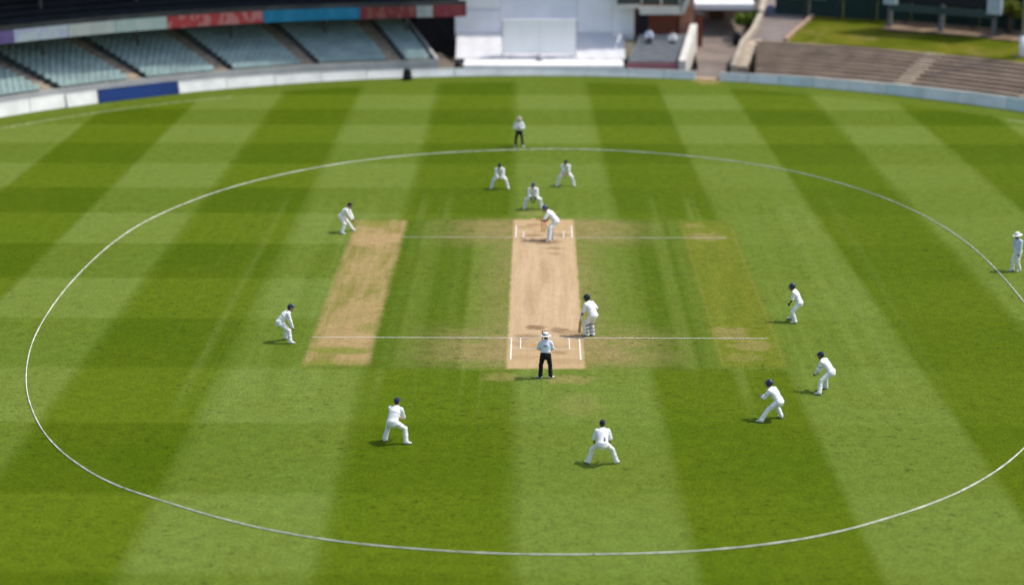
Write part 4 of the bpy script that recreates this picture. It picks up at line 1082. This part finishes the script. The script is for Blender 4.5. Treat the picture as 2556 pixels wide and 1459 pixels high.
        for zz in (-0.028, -0.055, -0.082, -0.105):
            bq.tube([tuple(M @ Vector((0.095*math.sin(a), 0.035+0.115*math.cos(a)-0.02*(zz < -0.09), zz))) for a in np.linspace(-1.45, 1.45, 11)], 0.004, 5)
        for a in (-0.9, 0, 0.9):
            bq.tube([tuple(M @ Vector((0.095*math.sin(a), 0.035+0.115*math.cos(a), zz))) for zz in (0.03, -0.105)], 0.004, 5)
        bq.build('grille', GRILLE, c_)
    elif hat == 'sunhat':
        bq = MB()
        prof = [(0.088, 0.035), (0.160, 0.022), (0.185, 0.018), (0.188, 0.024), (0.160, 0.031), (0.098, 0.046), (0.094, 0.080), (0.088, 0.118), (0.070, 0.142), (0.035, 0.148), (0.002, 0.144)]
        bq.lathe(prof, 28, M @ Matrix.Translation((0, -0.008, 0.0)) @ Matrix.Diagonal((1.0, 1.12, 1, 1)))
        c_ = bq.build('sun_hat', hatc or HATW, root, True)
        if hatm is not None:
            bq = MB(); bq.lathe([(0.0965, 0.050), (0.101, 0.050), (0.098, 0.080), (0.0935, 0.080)], 28, M @ Matrix.Translation((0, -0.008, 0.0)) @ Matrix.Diagonal((1.0, 1.12, 1, 1)))
            bq.build('hat_band', hatm, c_, True)
    # leg guards: three padded rolls, knee rolls and straps
    if pads:
        for i in (0, 1):
            k_, a_ = knee[i], ank[i]; ud = nrm(k_-a_); fr = tdir[i]-ud*(tdir[i]@ud); fr = nrm(fr); sd = np.cross(ud, fr)
            Pd = SDF(0.008)
            for o, rr in ((-0.062, 0.040), (0.0, 0.046), (0.062, 0.040)):
                Pd.cone(a_+fr*0.055+sd*o+ud*0.01, k_+fr*0.068+sd*o-ud*0.04, rr, rr, 0.006)
            for zz in (0.0, 0.07):
                Pd.cone(k_+fr*0.085+ud*zz-sd*0.065, k_+fr*0.085+ud*zz+sd*0.065, 0.046, 0.046, 0.008)
            up = nrm(hips[i]-k_)
            Pd.flat(k_+fr*0.09+ud*0.07, k_+up*0.16+fr*0.10, 0.098, 0.085, sd, 0.42, 0.012)
            Pd.flat(a_+fr*0.07+T((0, 0, -0.02)), a_+fr*0.115+T((0, 0, -0.045)), 0.065, 0.055, sd, 0.6, 0.01)
            po = link('leg_guard', np_mesh('leg_guard', [Pd.mesh(0.0125)]), PADW, root)
            bq = MB()
            for q_ in (0.18, 0.50, 0.86):
                ctr = a_*(1-q_)+k_*q_
                for dz in (-0.014, 0.014):
                    bq.tube([tuple(ctr+ud*dz+sd*0.098*math.sin(an)+fr*(-0.098*math.cos(an))) for an in np.linspace(-1.3, 1.3, 13)], 0.0075, 6)
            bq.build('strap', DARK, po)
    if extra: extra(dict(root=root, u1=u1, u2=u2, rt=rt, fwd=fwd, chest=chest, waist=waist, pc=pc, sh=sh, elbow=elbow, wrist=wrist, sh_c=sh_c, knee=knee, frames=hand_frames, hips=hips))
    return root

def patch(J, name, ctr, un, vn, nv, w, h, m=PRINT, parent=None):
    """small printed mark sitting just proud of the cloth"""
    un, vn, nv = nrm(un), nrm(vn), nrm(nv)
    bq = MB(); p = [ctr-un*w/2-vn*h/2, ctr+un*w/2-vn*h/2, ctr+un*w/2+vn*h/2, ctr-un*w/2+vn*h/2]
    bq.box8([tuple(q-nv*0.03) for q in p]+[tuple(q+nv*0.003) for q in p])
    return bq.build(name, m, parent or J['root'])

# ------------------------------------------------------------------ wickets
STUMP = mat('varnished_ash', (0.62, 0.25, 0.055), 0.45, 0.2, 9.0, 0.4); STUMP_D = mat('dark_varnished_ash', (0.26, 0.11, 0.035), 0.45, 0.2, 9.0, 0.4)
def wicket(x, y, m, label):
    w = empty('wicket', (x, y, 0.008)); tag(w, label, 'wicket', 'wickets at the two ends of the pitch')
    for dx in (-0.095, 0, 0.095):
        b = MB(); b.lathe([(0.0, 0.0), (0.021, 0.0), (0.021, 0.69), (0.017, 0.705), (0.006, 0.711), (0.0, 0.711)], 12)
        o = b.build('stump', m, w, True); o.location = (dx, 0, 0)
    for dx in (-0.0475, 0.0475):
        b = MB(); b.tube([(dx-0.052, 0, 0.718), (dx-0.03, 0, 0.718), (dx, 0, 0.718), (dx+0.03, 0, 0.718), (dx+0.052, 0, 0.718)], [0.006, 0.009, 0.010, 0.009, 0.006], 8)
        b.build('bail', m, w, True)
wicket(0.0, -10.17, STUMP_D, 'three dark stumps with bails in front of the hatted umpire')
wicket(0.01, 9.92, STUMP, 'three golden brown stumps behind the far batsman')

# ------------------------------------------------------------------ bats
WILLOW = mat('pale_willow', (0.50, 0.34, 0.17), 0.5, 0.15, 14.0); GRIP = mat('black_bat_grip', (0.03, 0.03, 0.035), 0.8); STICK = mat('red_bat_sticker', (0.45, 0.10, 0.07), 0.6)
def bat(label, top, d, face, group='bats of the two batsmen'):
    d = nrm(d); face = nrm(np.array(face)-d*(np.array(face)@d)); s = np.cross(d, face)
    o = empty('cricket_bat', tuple(top)); tag(o, label, 'bat', group)
    L = lambda a, b_, c: tuple(d*a+s*b_+face*c)
    b = MB(); b.tube([L(0.0, 0, 0), L(0.27, 0, 0)], [0.018, 0.0165], 10); b.build('handle', GRIP, o, True)
    b = MB(); base = 0; secs = []
    for a, w, t_ in ((0.25, 0.018, 0.016), (0.29, 0.036, 0.020), (0.33, 0.053, 0.022), (0.50, 0.054, 0.030), (0.70, 0.054, 0.036), (0.80, 0.053, 0.026), (0.83, 0.045, 0.016)):
        ring_ = [L(a, -w, 0.008), L(a, w, 0.008), L(a, w, -0.006), L(a, 0, -t_), L(a, -w, -0.006)]; secs.append(ring_); b.v += ring_
    for k in range(len(secs)-1):
        for j in range(5): b.f.append((k*5+j, k*5+(j+1) % 5, k*5+5+(j+1) % 5, k*5+5+j))
    b.f.append((4, 3, 2, 1, 0)); e = 5*(len(secs)-1); b.f.append((e, e+1, e+2, e+3, e+4))
    bl = b.build('blade', WILLOW, o)
    b = MB(); b.box8([L(0.36, -0.045, 0.0082), L(0.36, 0.045, 0.0082), L(0.50, 0.045, 0.0082), L(0.50, -0.045, 0.0082), L(0.36, -0.045, 0.0105), L(0.36, 0.045, 0.0105), L(0.50, 0.045, 0.0105), L(0.50, -0.045, 0.0105)])
    b.build('sticker', STICK, bl)

# ------------------------------------------------------------------ the players and umpires
FLD = 'fielders in white'
def umpire_print(J):
    c_ = J['chest']+J['u2']*0.035-J['fwd']*0.138
    for dz, w in ((0.03, 0.13), (0.0, 0.17), (-0.026, 0.11)):
        patch(J, 'shirt_print', c_+J['u2']*dz, J['rt'], J['u2'], -J['fwd'], w, 0.011)
person('umpire in white brimmed hat, pale blue shirt and black trousers, back to us', 'umpire', None, (0.01, -14.05), 0, 0.975,
       feet=((-0.19, 0.0), (0.19, 0.0)), toes=(-48, 48), pelvis=(0, 0, 0.935), lean=2, knee_out=0.0, hands=(((-0.10, 0.27, 1.02), (-1, -0.55, -0.25)), ((0.10, 0.27, 1.02), (1, -0.55, -0.25))),
       head=(4, 0), skin_='tan', sleeves='half', hat='sunhat', hatm=BLACK, shirt=SHIRT_BLUE, trousers=BLACK, build=1.08, tuck=True, extra=umpire_print)
person('blurred umpire in white shirt and black trousers standing beyond the rope', 'umpire', None, (-1.34, 31.68), 180, 0.985,
       feet=((-0.21, 0.0), (0.21, 0.0)), toes=(-25, 25), pelvis=(0, 0, 0.93), lean=2, knee_out=0.0, hands=(((-0.06, 0.24, 1.12), (-1, -0.2, -0.5)), ((0.06, 0.24, 1.14), (1, -0.2, -0.5))),
       skin_='tan', hat='sunhat', hatc=cloth('stone_hat_felt', (0.40, 0.38, 0.31)), shirt=WHITE, trousers=BLACK, tuck=True)
person('crouching slip fielder in dark cap with hands cupped, left of the wicketkeeper', 'fielder', FLD, (-2.25, 19.85), 180, 1.0,
       feet=((-0.42, 0.05), (0.42, 0.0)), toes=(-30, 30), pelvis=(0, -0.22, 0.73), lean=47, hands=(((-0.07, 0.34, 0.60), (-1, -0.3, 0.1)), ((0.07, 0.34, 0.60), (1, -0.3, 0.1))),
       head=(5, 0), skin_='brown', hat='cap', hatm=DARKCAP, shirt=CREAM)
person('crouching slip fielder in dark cap with bare forearms, right of the wicketkeeper', 'fielder', FLD, (1.19, 20.61), 180, 1.0,
       feet=((-0.42, 0.0), (0.42, 0.05)), toes=(-30, 30), pelvis=(0, -0.2, 0.745), lean=44, hands=(((-0.05, 0.30, 0.60), (-1, -0.3, 0.1)), ((0.05, 0.30, 0.58), (1, -0.3, 0.1))),
       head=(5, 0), skin_='tan', hat='cap', hatm=DARKCAP, shirt=CREAM, sleeves='half')
def keeper_marks(J):
    for s_ in (-1, 1):
        patch(J, 'shirt_badge', J['chest']+J['u2']*0.02+J['rt']*0.085*s_+J['fwd']*0.112, J['rt'], J['u2'], J['fwd'], 0.035, 0.05)
person('wicketkeeper crouching in dark green gloves and white leg guards', 'wicketkeeper', None, (-0.50, 14.95), 180, 0.99,
       feet=((-0.41, 0.0), (0.41, 0.05)), toes=(-28, 28), pelvis=(0, -0.22, 0.71), lean=46, hands=(((-0.10, 0.32, 0.58), (-1, -0.3, 0.1)), ((0.10, 0.32, 0.58), (1, -0.3, 0.1))),
       hand_dir=((0.25, 0.5, -0.9), (-0.25, 0.5, -0.9)), head=(5, 0), skin_='tan', hat='cap', hatm=cloth('blue_cap', (0.03, 0.04, 0.17)), pads=True, gloves=(0.008, KEEPER, 'keeper_glove', 1.42), curl=0.3, extra=keeper_marks)
def striker_bat(J):
    w = (J['wrist'][0]+J['wrist'][1])/2+np.array((0, 0.07, -0.03))
    M_ = J['root'].matrix_basis
    top = M_ @ Vector(tuple(w+np.array((-0.10, 0.02, 0.01)))); d = M_.to_3x3() @ Vector((0.52, 0.62, 0.0)); fc = M_.to_3x3() @ Vector((0, 0.2, 1))
    bat('bat held out level behind the stooping far batsman', top, tuple(d), tuple(fc))
person('batsman in navy helmet stooping side-on in front of the golden stumps', 'batsman', None, (0.36, 8.10), 276, 1.09,
       feet=((-0.27, 0.05), (0.22, -0.02)), toes=(-40, 0), pelvis=(0.0, -0.19, 0.895), lean=47, knee_out=0.0, hands=(((-0.05, 0.24, 0.86), (-0.5, 0.5, -0.6)), ((0.06, 0.22, 0.88), (0.6, 0.4, -0.6))),
       hand_dir=((0.4, 0.8, -0.3), (0.4, 0.8, -0.3)), head=(14, -55), skin_='tan', sleeves='half', hat='helmet', pads=True, curl=1.3, gloves=(0.006, cloth('tan_batting_glove', (0.42, 0.22, 0.13)), 'batting_glove', 1.1), extra=striker_bat)
person('fielder in dark cap leaning in with both hands ready beside the worn strip', 'fielder', FLD, (-9.36, 9.62), 102, 0.985,
       feet=((-0.46, 0.14), (0.36, -0.12)), toes=(-6, 14), pelvis=(0, -0.24, 0.81), lean=46, hands=(((-0.06, 0.34, 0.66), (-1, -0.2, -0.2)), ((0.08, 0.34, 0.60), (1, -0.2, -0.2))),
       head=(4, 10), skin_='tan', hat='cap', hatm=DARKCAP)
person('fielder in navy cap crouching hands on knees left of the worn strip', 'fielder', FLD, (-10.06, -9.32), 74, 1.03,
       feet=((-0.34, 0.02), (0.28, 0.10)), toes=(-8, 8), pelvis=(0, -0.24, 0.80), lean=47, hands=(((-0.20, 0.22, 0.60), (-1, -0.2, 0)), ((0.22, 0.22, 0.58), (1, -0.2, 0))),
       head=(4, -5), skin_='tan', hat='cap')
def non_bat(J):
    M_ = J['root'].matrix_basis; w = J['wrist'][0]
    top = M_ @ Vector(tuple(w+np.array((0.01, 0.03, 0.09)))); d = Vector((-0.08, 0.10, -1.0)); fc = M_.to_3x3() @ Vector((1, 0.3, 0))
    bat('bat with tan blade hanging from the white glove of the near batsman', top, tuple(d), tuple(fc))
person('batsman in dark green helmet and strapped leg guards beside the near crease', 'batsman', None, (1.80, -8.38), 318, 1.03,
       feet=((-0.10, 0.08), (0.11, -0.02)), toes=(-12, 14), pelvis=(0.0, -0.15, 0.885), lean=33, side=-4, knee_out=0.1, build=1.0, hands=(((-0.22, 0.28, 0.79), (-0.6, -0.6, -0.2)), ((0.20, 0.14, 0.88), (0.7, -1.0, 0.1))),
       hand_dir=((0, 0.1, -1), None), head=(6, -8), skin_='brown', sleeves='half', hat='helmet', hatm=GREENCAP, pads=True, curl=1.2, gloves=(0.007, PADW, 'batting_glove', 1.12), extra=non_bat)
def elbow_marks(J):
    for i in (0, 1):
        b = MB(); e, w = J['elbow'][i], J['wrist'][i]; d = nrm(w-e)
        b.tube([tuple(e+d*0.0), tuple(e+d*0.07)], [0.047, 0.046], 12); b.build('elbow_band', DARK, J['root'], True)
person('fielder in navy helmet standing half bent right of the olive strip', 'fielder', FLD, (10.08, -6.15), 288, 0.985,
       feet=((-0.24, -0.06), (0.34, 0.22)), toes=(-10, 10), pelvis=(0, -0.16, 0.855), lean=30, hands=(((-0.08, 0.22, 0.78), (-1, -0.5, -0.2)), ((0.10, 0.24, 0.74), (1, -0.5, -0.2))),
       head=(5, -8), skin_='brown', sleeves='half', hat='helmet', extra=elbow_marks)
person('fielder in wide white sun hat standing outside the rope at the right edge', 'fielder', FLD, (20.86, 2.38), 236, 1.0,
       feet=((-0.10, -0.04), (0.12, 0.16)), toes=(-5, 30), pelvis=(0, 0, 0.93), lean=3, side=2, knee_out=0.0, hands=(((-0.20, 0.14, 0.82), (-1, -0.5, 0)), ((0.30, -0.06, 0.86), (1, -0.6, 0))),
       head=(8, 10), skin_='brown', hat='sunhat', shirt=SHIRT_PALE, trousers=CREAM)
def armband(J):
    s_, e = J['sh'][0], J['elbow'][0]; p = s_*0.45+e*0.55; d = nrm(e-s_)
    b = MB(); b.tube([tuple(p-d*0.025), tuple(p+d*0.025)], [0.0745, 0.0735], 14); b.build('arm_band', DARK, J['root'], True)
person('fielder in navy cap with a black armband, hands on thighs, far right of the umpire', 'fielder', FLD, (10.0, -15.62), 300, 1.0,
       feet=((-0.42, -0.02), (0.36, 0.05)), toes=(-8, 6), pelvis=(0.02, -0.26, 0.80), lean=45, hands=(((-0.14, 0.28, 0.66), (-1, -0.2, 0)), ((0.14, 0.28, 0.66), (1, -0.2, 0))),
       head=(3, -2), skin_='brown', hat='cap', extra=armband)
def sleeve_badge(J):
    s_, e = J['sh'][0], J['elbow'][0]; p = s_*0.5+e*0.5
    patch(J, 'sleeve_badge', p-J['rt']*0.066, nrm(e-s_), J['fwd'], -J['rt'], 0.05, 0.045)
person('fielder in navy helmet lunging wide with hands out, nearest the right foreground', 'fielder', FLD, (7.80, -19.0), 306, 1.0,
       feet=((-0.40, 0.20), (0.44, -0.10)), toes=(-6, 25), pelvis=(0.05, -0.22, 0.745), lean=44, hands=(((-0.08, 0.40, 0.80), (-1, -0.3, -0.6)), ((0.06, 0.42, 0.80), (1, -0.3, -0.6))),
       head=(2, 0), skin_='tan', hat='helmet', extra=sleeve_badge)
person('fielder in navy cap crouching back to us, right foot turned out, in the left foreground', 'fielder', FLD, (-5.0, -21.5), 16, 1.02,
       feet=((-0.40, 0.02), (0.36, -0.06)), toes=(4, 62), pelvis=(-0.04, -0.22, 0.785), lean=40, side=4, hands=(((-0.02, 0.40, 0.74), (-0.4, -0.6, -0.8)), ((0.16, 0.38, 0.74), (0.45, -0.6, -0.8))),
       head=(2, 10), skin_='tan', hat='cap')
def towel(J):
    c_ = J['pc']+J['rt']*0.07-J['fwd']*0.10+J['u1']*0.06
    S = SDF(0.02); d = np.array((0.0, -0.05, -1.0))
    S.flat(c_+J['u1']*0.06-J['fwd']*0.03, c_+d*0.05-J['fwd']*0.07, 0.020, 0.035, J['rt'], 0.5)
    link('hand_towel', np_mesh('hand_towel', [S.mesh(0.009, 0.002)]), DARK, J['root'])
person('fielder in dark cap and short sleeves with legs wide, dark cloth at his waist', 'fielder', FLD, (1.81, -23.55), 0, 1.0,
       feet=((-0.45, 0.0), (0.45, 0.02)), toes=(-38, 38), pelvis=(0, -0.26, 0.775), lean=47, hands=(((-0.25, 0.22, 0.63), (-0.45, -1, 0)), ((0.25, 0.22, 0.63), (0.45, -1, 0))),
       head=(0, 0), skin_='brown', hat='cap', hatm=cloth('dark_navy_cap', (0.016, 0.016, 0.045)), sleeves='half', extra=towel, build=1.04)

# ------------------------------------------------------------------ small covered things near the fence, spectators
for a in EXTRA_THINGS: dome_thing(*a)
for (x, y, z, sh_, lab) in ((9.35, 62.75, 1.50, WHITE, 'spectator in white sitting in the upper grey pavilion seats on the right'), (7.65, 62.49, 1.72, SHIRT_PALE, 'spectator in pale shirt sitting by the dark pavilion doorway')):
    o = person(lab, 'spectator', None, (x, y), 180, 0.95, feet=((-0.12, 0.42), (0.12, 0.42)), toes=(-8, 8), pelvis=(0, 0, 0.52), lean=4, knee_out=0.05,
               hands=(((-0.14, 0.34, 0.62), (-1, -0.3, -0.4)), ((0.14, 0.34, 0.62), (1, -0.3, -0.4))), skin_='tan', hat='cap', hatm=DARKCAP, shirt=sh_, trousers=cloth('dark_trousers', (0.04, 0.04, 0.06)))
    o.location.z = z-0.20
